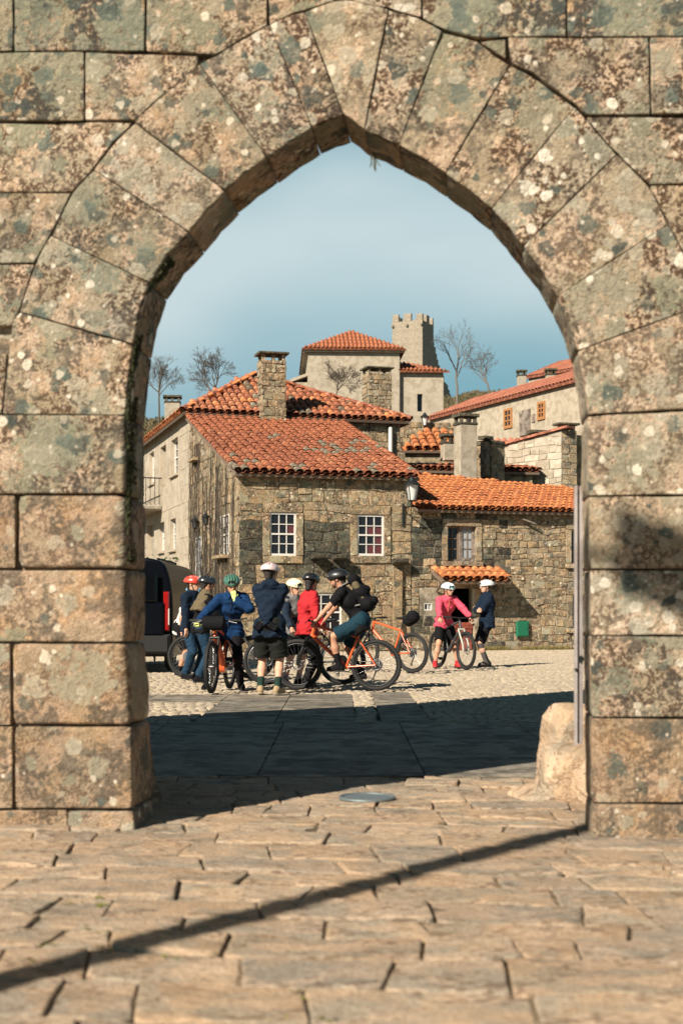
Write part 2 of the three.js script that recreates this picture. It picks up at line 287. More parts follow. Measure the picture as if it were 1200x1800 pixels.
// jambs
const jamb = { depth: RING, backSegs: 5, bevel: .016, rough: .009, gap: .001, wobble: .005 };
gateStone('jamb_stone', [[-45, 728], [220, 730], [221, 868], [-45, 869]], 'mixed', { ...jamb, bevel: .012, round: [[220, 730], [221, 868]], roundR: .05 });
gateStone('jamb_stone', [[30, 870], [221, 869], [222, 1000], [30, 999]], 'plain', { ...jamb, round: [[221, 869], [222, 1000]], roundR: .06, bevel: .03 });
gateStone('jamb_stone', [[-110, 1001], [222, 1002], [220, 1129], [-110, 1130]], 'plain', { ...jamb, round: [[222, 1002], [220, 1129]], roundR: .06 });
gateStone('jamb_stone', [[21, 1131], [222, 1131], [231, 1240], [230, 1275], [22, 1275]], 'plain', { ...jamb, round: [[222, 1131], [230, 1260]], roundR: .05, bevel: .026 });
gateStone('jamb_stone', [[25, 1277], [231, 1277], [234, 1423], [26, 1422]], 'plain', { ...jamb, bevel: .016 });
gateStone('base_stone', [[120, 1425], [237, 1425], [240, 1478], [120, 1478]], 'plain', { ...jamb, bevel: .014, proud: .02 });
gateStone('jamb_stone', [[1031, 731], [1330, 714], [1330, 869], [1033, 871]], 'pale', { ...jamb, bevel: .007, round: [[1031, 731], [1033, 871]], roundR: .035 });
gateStone('jamb_stone', [[1033, 873], [1330, 871], [1330, 1000], [1036, 1000]], 'pale', { ...jamb, bevel: .007, round: [[1033, 873], [1036, 1000]], roundR: .035 });
gateStone('jamb_stone', [[1036, 1002], [1330, 1002], [1330, 1117], [1037, 1117]], 'pale', { ...jamb, bevel: .007, round: [[1036, 1002], [1037, 1117]], roundR: .035 });
gateStone('jamb_stone', [[1037, 1118], [1330, 1119], [1330, 1261], [1038, 1261]], 'mixed', { ...jamb, bevel: .007, round: [[1037, 1118], [1038, 1261]], roundR: .035 });
gateStone('jamb_stone', [[1038, 1262], [1330, 1264], [1330, 1411], [1038, 1411]], 'plain', { ...jamb, bevel: .007, round: [[1038, 1262], [1038, 1411]], roundR: .035 });
gateStone('base_stone', [[1040, 1412], [1330, 1413], [1330, 1500], [1036, 1500]], 'plain', { ...jamb, bevel: .02, proud: .03 });
// coursed blocks round the arch
const wallS = { depth: .2, bevel: .006, gap: .001, wobble: .005 };
const blocks = [
  [[[-190, -40], [24, -40], [24, 90], [-190, 92]], 'green'], [[[25, -40], [256, -40], [256, 91], [25, 91]], 'green'],
  [[[257, -40], [469, -40], [470, 44], [437, 62], [380, 96], [257, 92]], 'mixed'], [[[471, -40], [610, -40], [608, -2], [580, 3], [515, 24], [472, 42]], 'brown'],
  [[[611, -40], [741, -40], [741, 31], [683, 16], [640, 6], [611, -1]], 'brown'], [[[742, -40], [994, -40], [995, 63], [890, 66], [840, 68], [778, 52], [742, 32]], 'green'],
  [[[995, -40], [1330, -40], [1330, 66], [996, 64]], 'green'],
  [[[-160, 93], [149, 92], [150, 213], [-160, 214]], 'green'], [[[150, 92], [350, 98], [348, 116], [236, 212], [150, 213]], 'mixed'],
  [[[-120, 215], [233, 215], [200, 249], [163, 298], [128, 337], [-120, 337]], 'mixed'], [[[-200, 339], [126, 339], [90, 413], [62, 463], [-200, 463]], 'mixed'],
  [[[-150, 465], [61, 465], [34, 548], [22, 572], [-150, 572]], 'mixed'], [[[-150, 620], [13, 620], [4, 727], [-150, 727]], 'mixed'],
  [[[842, 72], [889, 68], [889, 104], [872, 95]], 'plain'],
  [[[891, 67], [1140, 66], [1142, 202], [1030, 203], [1010, 184], [973, 158], [933, 128], [898, 112]], 'brown'], [[[1141, 66], [1330, 67], [1330, 200], [1143, 201]], 'brown'],
  [[[1030, 205], [1330, 203], [1330, 320], [1140, 323], [1084, 268], [1046, 228]], 'brown'], [[[1142, 325], [1330, 322], [1330, 440], [1206, 455], [1175, 393]], 'brown'],
  [[[1208, 460], [1330, 442], [1330, 530], [1238, 535]], 'brown'], [[[1238, 538], [1330, 533], [1330, 624], [1292, 622]], 'mixed'], [[[1293, 626], [1330, 626], [1331, 711]], 'mixed'],
  [[[-150, 870], [27, 870], [27, 999], [-150, 999]], 'plain'], [[[-190, 1131], [18, 1131], [19, 1275], [-190, 1275]], 'plain'], [[[-170, 1277], [21, 1277], [22, 1422], [-170, 1422]], 'plain'],
  [[[-90, 1425], [118, 1424], [118, 1480], [-90, 1480]], 'plain'],
];
for (const [p, k] of blocks) gateStone('block', p, k, wallS);
// further courses, beside and above what the photograph shows
function course(y0, y1, x0, x1, kind) { for (let x = x0; x < x1 - 40;) { const w = Math.min(R(190, 330), x1 - x), e = x1 - x - w < 90 ? x1 : x + w; gateStone('block', [[x, y0], [e - 1, y0], [e - 1, y1 - 1], [x, y1 - 1]], pick(kind), { ...wallS, step: .09 }); x = e; } }
for (const [y0, y1, xl] of [[-40, 92, -190], [93, 214, -160], [215, 338, -120], [339, 464, -200], [465, 573, -150], [573, 728, -150], [728, 870, -46], [870, 1000, -150], [1001, 1131, -111], [1131, 1276, -190], [1277, 1423, -170], [1424, 1482, -90]]) course(y0, y1, -900, xl, ['mixed', 'plain', 'green']);
for (const [y0, y1] of [[-40, 66], [66, 202], [203, 322], [323, 441], [442, 532], [533, 625], [626, 712], [713, 870], [871, 1001], [1002, 1118], [1119, 1262], [1263, 1412], [1413, 1502]]) course(y0, y1, 1331, 1950, ['mixed', 'brown', 'pale']);
for (const [y0, y1] of [[-170, -42], [-310, -172], [-440, -312]]) course(y0, y1, -900, 1950, ['mixed', 'brown', 'green']);
// the mass of the wall behind the dressed face: it rises to a ruined tower above and to the left, out of the frame
{
  const top = [[-13, 0], [-13, 4.1], [-5.2, 4.4], [-4.0, 5.9], [-3.45, 9.1], [8, 9.1], [8, 0]];
  const inner = [];
  const lp = [[215, 1600], [214, 728], [222, 650], [240, 545], [290, 440], [360, 357], [430, 292], [510, 235], [580, 195], [622, 190], [700, 222], [790, 275], [872, 340], [935, 405], [995, 500], [1030, 590], [1046, 700], [1052, 760], [1052, 1600]];
  for (const [x, y] of lp) { const q = gateUV(x, y); const mx = gateUV(620, 800); inner.push([q[0] + Math.sign(q[0] - mx[0]) * .1, y >= 1500 ? 0 : q[1] + (y < 800 ? .1 : 0)]); }
  // the passage behind the arch ring is wider and higher than the ring, as for a pair of gate leaves
  const wide = inner.map(([u, v]) => { const m = gateUV(620, 800)[0]; return [u + Math.sign(u - m) * .38, v < .01 ? 0 : v > 2.3 ? v + .85 : v]; });
  const slab = (name, hole, z0, z1) => {
    const s = new THREE.Shape(); s.moveTo(...top[0]); for (const p of top.slice(1)) s.lineTo(...p); for (const p of hole.slice().reverse()) s.lineTo(...p); s.closePath();
    const g = new THREE.ExtrudeGeometry(s, { depth: z0 - z1, bevelEnabled: false }); g.translate(0, 0, z1); const uv = g.attributes.uv; for (let i = 0; i < uv.count; i++) uv.setXY(i, uv.getX(i) / 2, uv.getY(i) / 2);
    mesh(name, g, MAT.plain[1], gate);
  };
  slab('wall_core', inner, -.06, -.40); slab('passage_wall', wide, -.402, -2.3);
}
{ // moss tufts on the shaded arris of the left jamb
  reseed(93); const path = [[222, 990], [221, 868], [221, 730], [227, 660], [235, 605], [247, 550], [264, 497], [296, 448]].map(([x, y]) => gateUV(x, y)), blades = [];
  for (let k = 0; k < 5200; k++) { const f = rnd() * (path.length - 1.001), i = f | 0, t = f - i, u = mix(path[i][0], path[i + 1][0], t), v = mix(path[i][1], path[i + 1][1], t), z = -.03 - Math.pow(rnd(), 1.4) * .2; if (fbm(v * 5, z * 12, 3, 3) < .44) continue; const g = new THREE.PlaneGeometry(R(.004, .010), R(.008, .026)); g.rotateZ(R(-1, 1)); g.rotateY(R(-1.5, 1.5)); g.translate(u + R(-.012, .008) - Math.max(0, .04 + z) * .6, v, z); blades.push(g); }
  mesh('moss', merge(blades), std(lin(.045, .048, .02), 1), gate).userData.kind = 'stuff';
}
// ---------------------------------------------------------------- the ground
const ground = structure('ground');
{
  const g = new THREE.PlaneGeometry(3000, 3000, 1, 1); g.rotateX(-Math.PI / 2); const uv = g.attributes.uv; for (let i = 0; i < uv.count; i++) uv.setXY(i, uv.getX(i) * 1200, uv.getY(i) * 1200);
  mesh('soil', g, grainMat(.17, .125, .07), ground, [0, -.05, -400]);
}
function slabGeo(poly, o) { const g = stoneGeo(poly, o); g.rotateX(-Math.PI / 2); return g; }   // poly in (x, -z)
const pavement = structure('gate_pavement');
reseed(77);
{
  const rows = [2.3]; while (rows.at(-1) < 9.3) rows.push(rows.at(-1) + R(.24, .40)); rows.push(9.62);
  const off = -.09, y = (X, d) => d + off * X + (fbm(X * 1.1 + 3, d * 1.7, 5, 2) - .5) * .2 + (fbm(X * 4, d * 3, 8, 2) - .5) * .06;
  for (let r = 0; r < rows.length - 1; r++) {
    const d0 = rows[r], d1 = rows[r + 1], half = d0 > 7.1 ? 1.75 : 4.6, cuts = [];
    for (let x = -half - R(0, .5); x < half + .8; x += R(.2, .74)) cuts.push([x, R(-.03, .03)]);
    for (let k = 0; k < cuts.length - 1; k++) {
      const [a, sa] = cuts[k], [b, sb] = cuts[k + 1], m = (a + b) / 2, poly = [[a + sa, y(a + sa, d0)], [m, y(m, d0)], [b + sb, y(b + sb, d0)], [b - sb, y(b - sb, d1)], [m, y(m, d1)], [a - sa, y(a - sa, d1)]];
      const g = slabGeo(poly, { depth: .07, bevel: R(.006, .013), rough: .009, gap: R(.0, .002), wobble: .011, seed: 500 + stoneSeed++, step: .05, backSegs: 1, tilt: .02, uvTurn: R(-.12, .12) });
      mesh('paving_stone', g, pick(MAT.pave), pavement, [g.userData.centre[0], R(-.008, .008), -g.userData.centre[1]]);
    }
  }
  // earth packed into the joints
  const e = new THREE.PlaneGeometry(14, 8.4, 1, 1); e.rotateX(-Math.PI / 2); const uv = e.attributes.uv; for (let i = 0; i < uv.count; i++) uv.setXY(i, uv.getX(i) * 6, uv.getY(i) * 4); mesh('joint_earth', e, grainMat(.26, .19, .115), pavement, [0, -.016, -5.4]);
}
// smooth slabs of the forecourt inside the gate and the path across the square
const square = structure('village_square');
const shadeSlabMats = [[.30, .265, .215], [.34, .295, .235], [.265, .235, .19]].map((c) => grainMat(...c, .92, .008));  // forecourt shade is deepened in the slab colour; the path shares it
{
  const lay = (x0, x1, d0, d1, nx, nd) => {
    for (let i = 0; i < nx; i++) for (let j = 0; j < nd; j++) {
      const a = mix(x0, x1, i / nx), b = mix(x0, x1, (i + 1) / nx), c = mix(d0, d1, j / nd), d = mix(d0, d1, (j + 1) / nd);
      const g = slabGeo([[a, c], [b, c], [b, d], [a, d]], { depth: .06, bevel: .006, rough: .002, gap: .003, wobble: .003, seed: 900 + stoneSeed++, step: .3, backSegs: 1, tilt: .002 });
      mesh('slab', g, pick(shadeSlabMats), square, [g.userData.centre[0], -.012 + R(-.002, .002), -g.userData.centre[1]]);
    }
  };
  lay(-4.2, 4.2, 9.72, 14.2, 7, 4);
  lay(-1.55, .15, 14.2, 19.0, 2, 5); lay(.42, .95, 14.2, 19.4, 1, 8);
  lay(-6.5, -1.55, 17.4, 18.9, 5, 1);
}
{
  // cobbles: too many to count
  const g0 = new THREE.SphereGeometry(.5, 8, 4, 0, Math.PI * 2, 0, Math.PI * .5); { const p = g0.attributes.position; for (let i = 0; i < p.count; i++) { const x = p.getX(i), y = p.getY(i), z = p.getZ(i), m = Math.max(Math.abs(x), Math.abs(z), 1e-6), r = Math.hypot(x, z), k = mix(1, r / m, .8); p.setXYZ(i, x * k, Math.pow(y * 2, .55) * .5, z * k); } g0.computeVertexNormals(); }
  const list = [];
  for (let d = 14.0; d < 42; d += .118) for (let x = -(d * .26 + 2) + R(0, .1); x < d * .26 + 2;) {
    const w = R(.09, .16); const X = x + w / 2, D = d + R(-.02, .02); x += w + .004;
    if ((X > -1.56 && X < .16 && D < 19.05) || (X > .40 && X < .97 && D < 19.45) || (X < -1.5 && D > 17.36 && D < 18.94) || D < 14.26) continue;
    list.push([X, D, w]);
  }
  const m = new THREE.InstancedMesh(g0, softMat(.55, .47, .37), list.length); m.name = 'cobbles'; m.userData.kind = 'stuff'; m.castShadow = m.receiveShadow = true;
  const M = new THREE.Matrix4(), q = new THREE.Quaternion(), e = new THREE.Euler(), c = new THREE.Color();
  list.forEach(([X, D, w], i) => { e.set(R(-.06, .06), R(-.12, .12), R(-.06, .06)); q.setFromEuler(e); M.compose(new THREE.Vector3(X, -.042 + R(-.004, .004), -D), q, new THREE.Vector3(w, .062, R(.108, .122))); m.setMatrixAt(i, M); const k = R(.80, 1.1); c.setRGB(k, k * R(.95, 1.0), k * R(.88, .98)); m.setColorAt(i, c); });
  square.add(m);
}
// ---------------------------------------------------------------- building kit
// a vertical plane in the village: u along it, v up; survey() gives (u, v) of what the photograph shows on it
function plane(x, d, yaw) {
  const o = new THREE.Vector3(x, 0, -d), t = new THREE.Vector3(Math.cos(yaw), 0, -Math.sin(yaw)), n = new THREE.Vector3(Math.sin(yaw), 0, Math.cos(yaw));
  return { o, yaw, t, n, survey(px, py, z = 0) { const dir = new THREE.Vector3((px - 600) / FOCAL, (1069 - py) / FOCAL, -1), e = new THREE.Vector3(0, EYE, 0), k = o.clone().addScaledVector(n, z).sub(e).dot(n) / dir.dot(n), p = e.addScaledVector(dir, k); return [p.clone().sub(o).dot(t), p.y]; } };
}
const houseTints = { plain: [[1.25, 1.24, 1.1], [1.4, 1.38, 1.22], [1.12, 1.1, 1.0]], mixed: [[1.05, 1.0, .88]], brown: [[1.1, 1.06, .95], [1.18, 1.12, 1.0]], pale: [[.9, .86, .76]] };
MAT.house = []; for (const k of Object.keys(houseTints)) for (const c of houseTints[k]) MAT.house.push(new THREE.MeshStandardMaterial({ map: TX[k].map, bumpMap: TX[k].bump, bumpScale: .03, roughness: .95, color: lin(...c), side: THREE.DoubleSide }));
MAT.houseDark = [[.42, .43, .42], [.55, .55, .52], [.33, .34, .34]].map((c) => new THREE.MeshStandardMaterial({ map: TX.green.map, bumpMap: TX.green.bump, bumpScale: .03, roughness: .95, color: lin(...c), side: THREE.DoubleSide }));
MAT.housePale = [[1.2, 1.25, 1.2], [1.36, 1.4, 1.34], [1.08, 1.12, 1.08]].map((c) => new THREE.MeshStandardMaterial({ map: TX.plain.map, bumpMap: TX.plain.bump, bumpScale: .02, roughness: .95, color: lin(...c), side: THREE.DoubleSide }));
const mortar = grainMat(.36, .29, .19), mortarPale = grainMat(.40, .34, .26), plaster = softMat(.45, .385, .30), plasterGrey = softMat(.36, .32, .26);
const whitePaint = std(lin(.66, .63, .58), .55), darkIron = std(lin(.018, .022, .022), .5, { metalness: .4 }), oldWood = std(lin(.17, .12, .085), .8), orangeWood = std(lin(.38, .17, .06), .7), redDoor = grainMat(.36, .085, .05, .6, .004), greyWood = grainMat(.33, .27, .23, .85, .01);
const glass = new THREE.MeshPhysicalMaterial({ color: lin(.012, .012, .014), roughness: .06, metalness: 0, specularIntensity: .8, side: THREE.DoubleSide });
const curtainGlass = new THREE.MeshPhysicalMaterial({ color: lin(.10, .028, .03), roughness: .12, side: THREE.DoubleSide });
const paleGlass = new THREE.MeshPhysicalMaterial({ color: lin(.32, .34, .36), roughness: .12, side: THREE.DoubleSide });
function wallCore(name, pts, holes, thick, mat, parent, back = .008) {
  const s = new THREE.Shape(); pts.forEach(([u, v], i) => (i ? s.lineTo(u, v) : s.moveTo(u, v))); s.closePath();
  for (const [a, b, c, d] of holes) { const h = new THREE.Path(); h.moveTo(a, c); h.lineTo(a, d); h.lineTo(b, d); h.lineTo(b, c); h.closePath(); s.holes.push(h); }
  const g = new THREE.ExtrudeGeometry(s, { depth: thick, bevelEnabled: false }); g.translate(0, 0, -thick - back);
  const uv = g.attributes.uv; for (let i = 0; i < uv.count; i++) uv.setXY(i, uv.getX(i) / 3, uv.getY(i) / 3);
  return mesh(name, g, mat, parent);
}
// rubble or coursed stones over a polygon, leaving holes [u0, u1, v0, v1] free
function masonry(parent, pts, holes, o) {
  const { h = [.2, .4], w = [.25, .8], mats = MAT.house, matAt = null, z = 0, name = 'stone', cap = 300, rough = .016, bevel = .016, step = .14, uneven = .06, seed = 1, depth = .1 } = o;
  reseed(seed);
  const us = pts.map((p) => p[0]), vs = pts.map((p) => p[1]), u0 = Math.min(...us), u1 = Math.max(...us), v0 = Math.min(...vs), v1 = Math.max(...vs), out = [];
  const span = (v) => { let lo = 1e9, hi = -1e9; for (let i = 0; i < pts.length; i++) { const a = pts[i], b = pts[(i + 1) % pts.length]; if ((a[1] <= v) !== (b[1] <= v)) { const t = (v - a[1]) / (b[1] - a[1]), u = mix(a[0], b[0], t); lo = Math.min(lo, u); hi = Math.max(hi, u); } } return [lo, hi]; };
  for (let v = v0; v < v1 - .05;) {
    let H = R(...h); if (v + H > v1 - .1) H = v1 - v;
    let lines = [span(v + H * .5)];
    for (const [a, b, c, d] of holes) if (v + H > c + .02 && v < d - .02) lines = lines.flatMap(([p, q]) => (b <= p || a >= q ? [[p, q]] : [[p, a], [b, q]].filter(([s, e]) => e - s > .06)));
    for (const [p, q] of lines) for (let u = p; u < q - .01;) {
      let W = Math.min(R(...w) * mix(.75, 1.25, rnd()), q - u); if (q - u - W < w[0] * .6) W = q - u;
      const wob = (U, V) => uneven * (fbm(U * 1.7 + seed, V * 1.7, seed, 2) - .5) * 2;
      const split = H > .26 && rnd() < .22 ? R(.4, .6) : 0;
      for (const [f0, f1] of split ? [[0, split], [split, 1]] : [[0, 1]]) {
        const y0 = v + H * f0, y1 = v + H * f1, e0 = u <= p + .001 ? 0 : 1, e1 = u + W >= q - .001 ? 0 : 1;
        out.push([[u + e0 * wob(u, y0), y0 + wob(u, y0 + 9)], [u + W / 2, y0 + wob(u + W / 2, y0 + 9)], [u + W + e1 * wob(u + W, y0), y0 + wob(u + W, y0 + 9)], [u + W + e1 * wob(u + W, y1), y1 + wob(u + W, y1 + 9)], [u + W / 2, y1 + wob(u + W / 2, y1 + 9)], [u + e0 * wob(u, y1), y1 + wob(u, y1 + 9)]]);
      }
      u += W;
    }
    v += H;
  }
  const rest = [];
  const order = out.map((p, i) => [i, (Math.max(...p.map((q) => q[0])) - Math.min(...p.map((q) => q[0]))) * (p[4][1] - p[1][1])]).sort((a, b) => b[1] - a[1]), single = new Set(order.slice(0, cap).map((q) => q[0]));
  out.forEach((p, i) => {
    const g = stoneGeo(p, { depth, bevel: R(.5, 1.1) * bevel, rough: rough * R(.6, 1.4), gap: R(.0, .002), wobble: .010, seed: seed * 31 + i, step, backSegs: 1, tilt: .03, uvTurn: R(-.6, .6) });
    const c = g.userData.centre, m = (matAt && matAt(c[0], c[1])) || pick(mats), pz = z + R(-.012, .018);
    if (single.has(i)) mesh(name, g, m, parent, [...c, pz]); else { g.translate(c[0], c[1], pz); rest.push(g); }
  });
  if (rest.length) mesh('small_stones', merge(rest), mats[0], parent).userData.kind = 'stuff';
}
// window made of a frame, glazing bars and separate panes
function windowUnit(parent, u0, u1, v0, v1, { nx = 3, ny = 4, frame = whitePaint, paneMat = () => glass, z = -.14, fw = .05, bw = .022, meet = true, sill = null, name = 'window' } = {}) {
  const w = new THREE.Group(); w.name = name; w.position.set((u0 + u1) / 2, v0, z); parent.add(w);
  const W = u1 - u0, H = v1 - v0, parts = [box(fw, H, .06, -W / 2 + fw / 2, H / 2, 0), box(fw, H, .06, W / 2 - fw / 2, H / 2, 0), box(W - 2 * fw, fw * 1.2, .06, 0, fw * .6, 0), box(W - 2 * fw, fw, .06, 0, H - fw / 2, 0)];
  mesh('frame', merge(parts), frame, w);
  const iw = W - 2 * fw, ih = H - 2.2 * fw, pw = iw / nx, ph = ih / ny, bars = [];
  for (let i = 1; i < nx; i++) bars.push(box(bw, ih, .03, -iw / 2 + i * pw, fw * 1.2 + ih / 2, .004));
  for (let j = 1; j < ny; j++) bars.push(box(iw, meet && j === ny / 2 ? bw * 2 : bw, meet && j === ny / 2 ? .045 : .026, 0, fw * 1.2 + j * ph, .006));
  if (bars.length) mesh('glazing_bars', merge(bars), frame, w);
  for (let i = 0; i < nx; i++) for (let j = 0; j < ny; j++) { const g = new THREE.BoxGeometry(pw - bw * .5, ph - bw * .5, .006); g.rotateX(R(-.012, .012)); g.rotateY(R(-.015, .015)); mesh('pane', g, paneMat(i, j), w, [-iw / 2 + (i + .5) * pw, fw * 1.2 + (j + .5) * ph, -.012]); }
  if (sill) { const s = chamferBox(W + .16, .09, .3, .012); mesh('sill', s, sill, w, [0, -.047, .1]); }
  return w;
}
// barrel tiles: a tapered half pipe with thickness, its mouth at the origin, running up +y (slope), crown to +z
function barrelTile(len, r0, r1, segs = 7, th = .014) {
  const pos = [], idx = [], uv = [], row = (y, r, k) => { for (let i = 0; i <= segs; i++) { const a = Math.PI * i / segs; pos.push(Math.cos(a) * r, y, Math.sin(a) * r * .85 * k); uv.push(i / segs * .15, y / 3); } };
  row(0, r0, 1); row(len, r1, 1); row(0, r0 - th, 1); row(len * .6, r1 - th, 1);
  const n = segs + 1, quad = (a, b) => { for (let i = 0; i < segs; i++) idx.push(a + i, a + i + 1, b + i + 1, a + i, b + i + 1, b + i); };
  quad(0, n); quad(3 * n, 2 * n); quad(2 * n, 0);
  const g = new THREE.BufferGeometry(); g.setAttribute('position', new THREE.Float32BufferAttribute(pos, 3)); g.setAttribute('uv', new THREE.Float32BufferAttribute(uv, 2)); g.setIndex(idx);
  const q = g.toNonIndexed(); q.computeVertexNormals();
  const m = mergeVertices((q.deleteAttribute('normal'), q)); m.computeVertexNormals(); return m;
}
const clay = (r, g, b) => grainMat(r, g, b, .85, .012);
const CLAY = { old: [[.52, .17, .078], [.48, .152, .07], [.56, .195, .09], [.42, .135, .066], [.57, .22, .108], [.49, .175, .088]].map((c) => clay(...c)), grey: [[.24, .19, .13], [.30, .25, .18], [.20, .155, .10]].map((c) => clay(...c)), newer: [[.74, .25, .085], [.70, .225, .075], [.77, .285, .105], [.66, .21, .075]].map((c) => clay(...c)), dusky: [[.60, .215, .13], [.66, .25, .155], [.53, .18, .11]].map((c) => clay(...c)) };
// a tiled slope: frame with +x along the eave, +y up the slope, +z out of it; inside(a, b) says where there is roof
function tiledRoof(parent, origin, along, up, A, B, inside, { pitch = .245, course = .5, mats = CLAY.old, name = 'tile', cap = 300, matAt = null, deck = clay(.30, .10, .05), outline = null, seed = 1, r = .115 } = {}) {
  reseed(seed);
  const X = new THREE.Vector3(...along).normalize(), Y = new THREE.Vector3(...up).normalize(), Z = X.clone().cross(Y).normalize(), roof = new THREE.Group();
  roof.name = 'roof'; roof.matrixAutoUpdate = true; roof.quaternion.setFromRotationMatrix(new THREE.Matrix4().makeBasis(X, Y, Z)); roof.position.set(...origin); parent.add(roof);
  const geos = [barrelTile(course * 1.16, r, r * .84), barrelTile(course * 1.2, r * 1.04, r * .82), barrelTile(course * 1.13, r * .97, r * .86)], single = [], rest = [], pans = [];
  const nx = Math.round(A / pitch), ny = Math.round(B / course);
  for (let i = 0; i <= nx; i++) for (let j = 0; j < ny; j++) {
    const a = i * A / nx, b = j * B / ny;
    if (inside(a, b + course * .4)) single.push([a, b, i, j]);
    if (i < nx && inside(a + pitch / 2, b + course * .4)) { const g = barrelTile(course * 1.12, r * .92, r * .92, 5, .01); g.rotateY(Math.PI); g.rotateX(-.02); g.translate(a + A / nx / 2 + R(-.008, .008), b, .075); pans.push(g); }
  }
  const bySize = [...single].sort((p, q) => p[1] - q[1]), solo = new Set(bySize.slice(0, cap));
  for (const t of single) {
    const [a, b, i, j] = t, g = pick(geos), m = (matAt && matAt(a, b, i, j)) || pick(mats), dx = R(-.012, .012), dz = .062 + R(-.006, .010), rz = R(-.025, .025), rx = .035 + R(-.012, .02);
    if (solo.has(t)) { const o = mesh(name, g, m, roof, [a + dx, b + R(-.02, .02), dz]); o.rotation.set(-rx * -1, 0, rz); o.rotation.x = -.03 + R(-.015, .01); }
    else { const c = g.clone(); c.rotateX(-.03 + R(-.015, .01)); c.rotateZ(rz); c.translate(a + dx, b, dz); rest.push(c); }
  }
  if (rest.length) mesh('upper_tiles', merge(rest), mats[0], roof).userData.kind = 'stuff';
  if (pans.length) mesh('channel_tiles', merge(pans), mats[1 % mats.length], roof).userData.kind = 'stuff';
  if (outline) { const s = new THREE.Shape(); outline.forEach(([a, b], i) => (i ? s.lineTo(a, b) : s.moveTo(a, b))); const g = new THREE.ExtrudeGeometry(s, { depth: .08, bevelEnabled: false }); g.translate(0, 0, -.11); mesh('roof_deck', g, oldWood, roof); }
  return roof;
}
function inPoly(pts) { return (x, y) => { let c = false; for (let i = 0, j = pts.length - 1; i < pts.length; j = i++) { const [xi, yi] = pts[i], [xj, yj] = pts[j]; if ((yi > y) !== (yj > y) && x < (xj - xi) * (y - yi) / (yj - yi) + xi) c = !c; } return c; }; }
// a square stone chimney clad in rubble, with a slab cap on short piers
function rubbleChimney(parent, [x, y, z], w, dp, h, { mats = MAT.house, seed = 1, capMat = MAT.houseDark[1], stones = [.14, .3], name = 'chimney', open = true } = {}) {
  const c = new THREE.Group(); c.name = name; c.position.set(x, y, z); parent.add(c);
  mesh('shaft', box(w - .06, h, dp - .06, 0, h / 2, 0), mortar, c);
  const faces = [[0, w, dp / 2], [-Math.PI / 2, dp, w / 2], [Math.PI / 2, dp, w / 2]];
  faces.forEach(([yaw, fw, off], k) => {
    const f = []; const holder = { add: (m) => { m.updateMatrix(); const g = m.geometry.clone(); g.applyMatrix4(m.matrix); g.rotateY(yaw); g.translate(Math.sin(yaw) * (off + .01), 0, Math.cos(yaw) * (off + .01)); const q = new THREE.Mesh(g, m.material); q.name = m.name; q.castShadow = q.receiveShadow = true; c.add(q); } };
    masonry(holder, [[-fw / 2, 0], [fw / 2, 0], [fw / 2, h], [-fw / 2, h]], [], { h: stones, w: [.16, .42], mats, seed: seed + k, cap: 300, z: -.02, depth: .06, bevel: .03, step: .12, uneven: .04 });
  });
  if (open) for (const [a, b] of [[-1, 1], [1, 1], [0, 1], [-1, -1], [1, -1]]) mesh('cap_pier', box(.1, .2, .1, a * (w / 2 - .08), h + .1, b * (dp / 2 - .08)), pick(mats), c);
  const slab = chamferBox(w + .16, .07, dp + .16, .015); slab.rotateZ(.01); mesh('cap_slab', slab, capMat, c, [0, h + (open ? .235 : .035), 0]);
  return c;
}
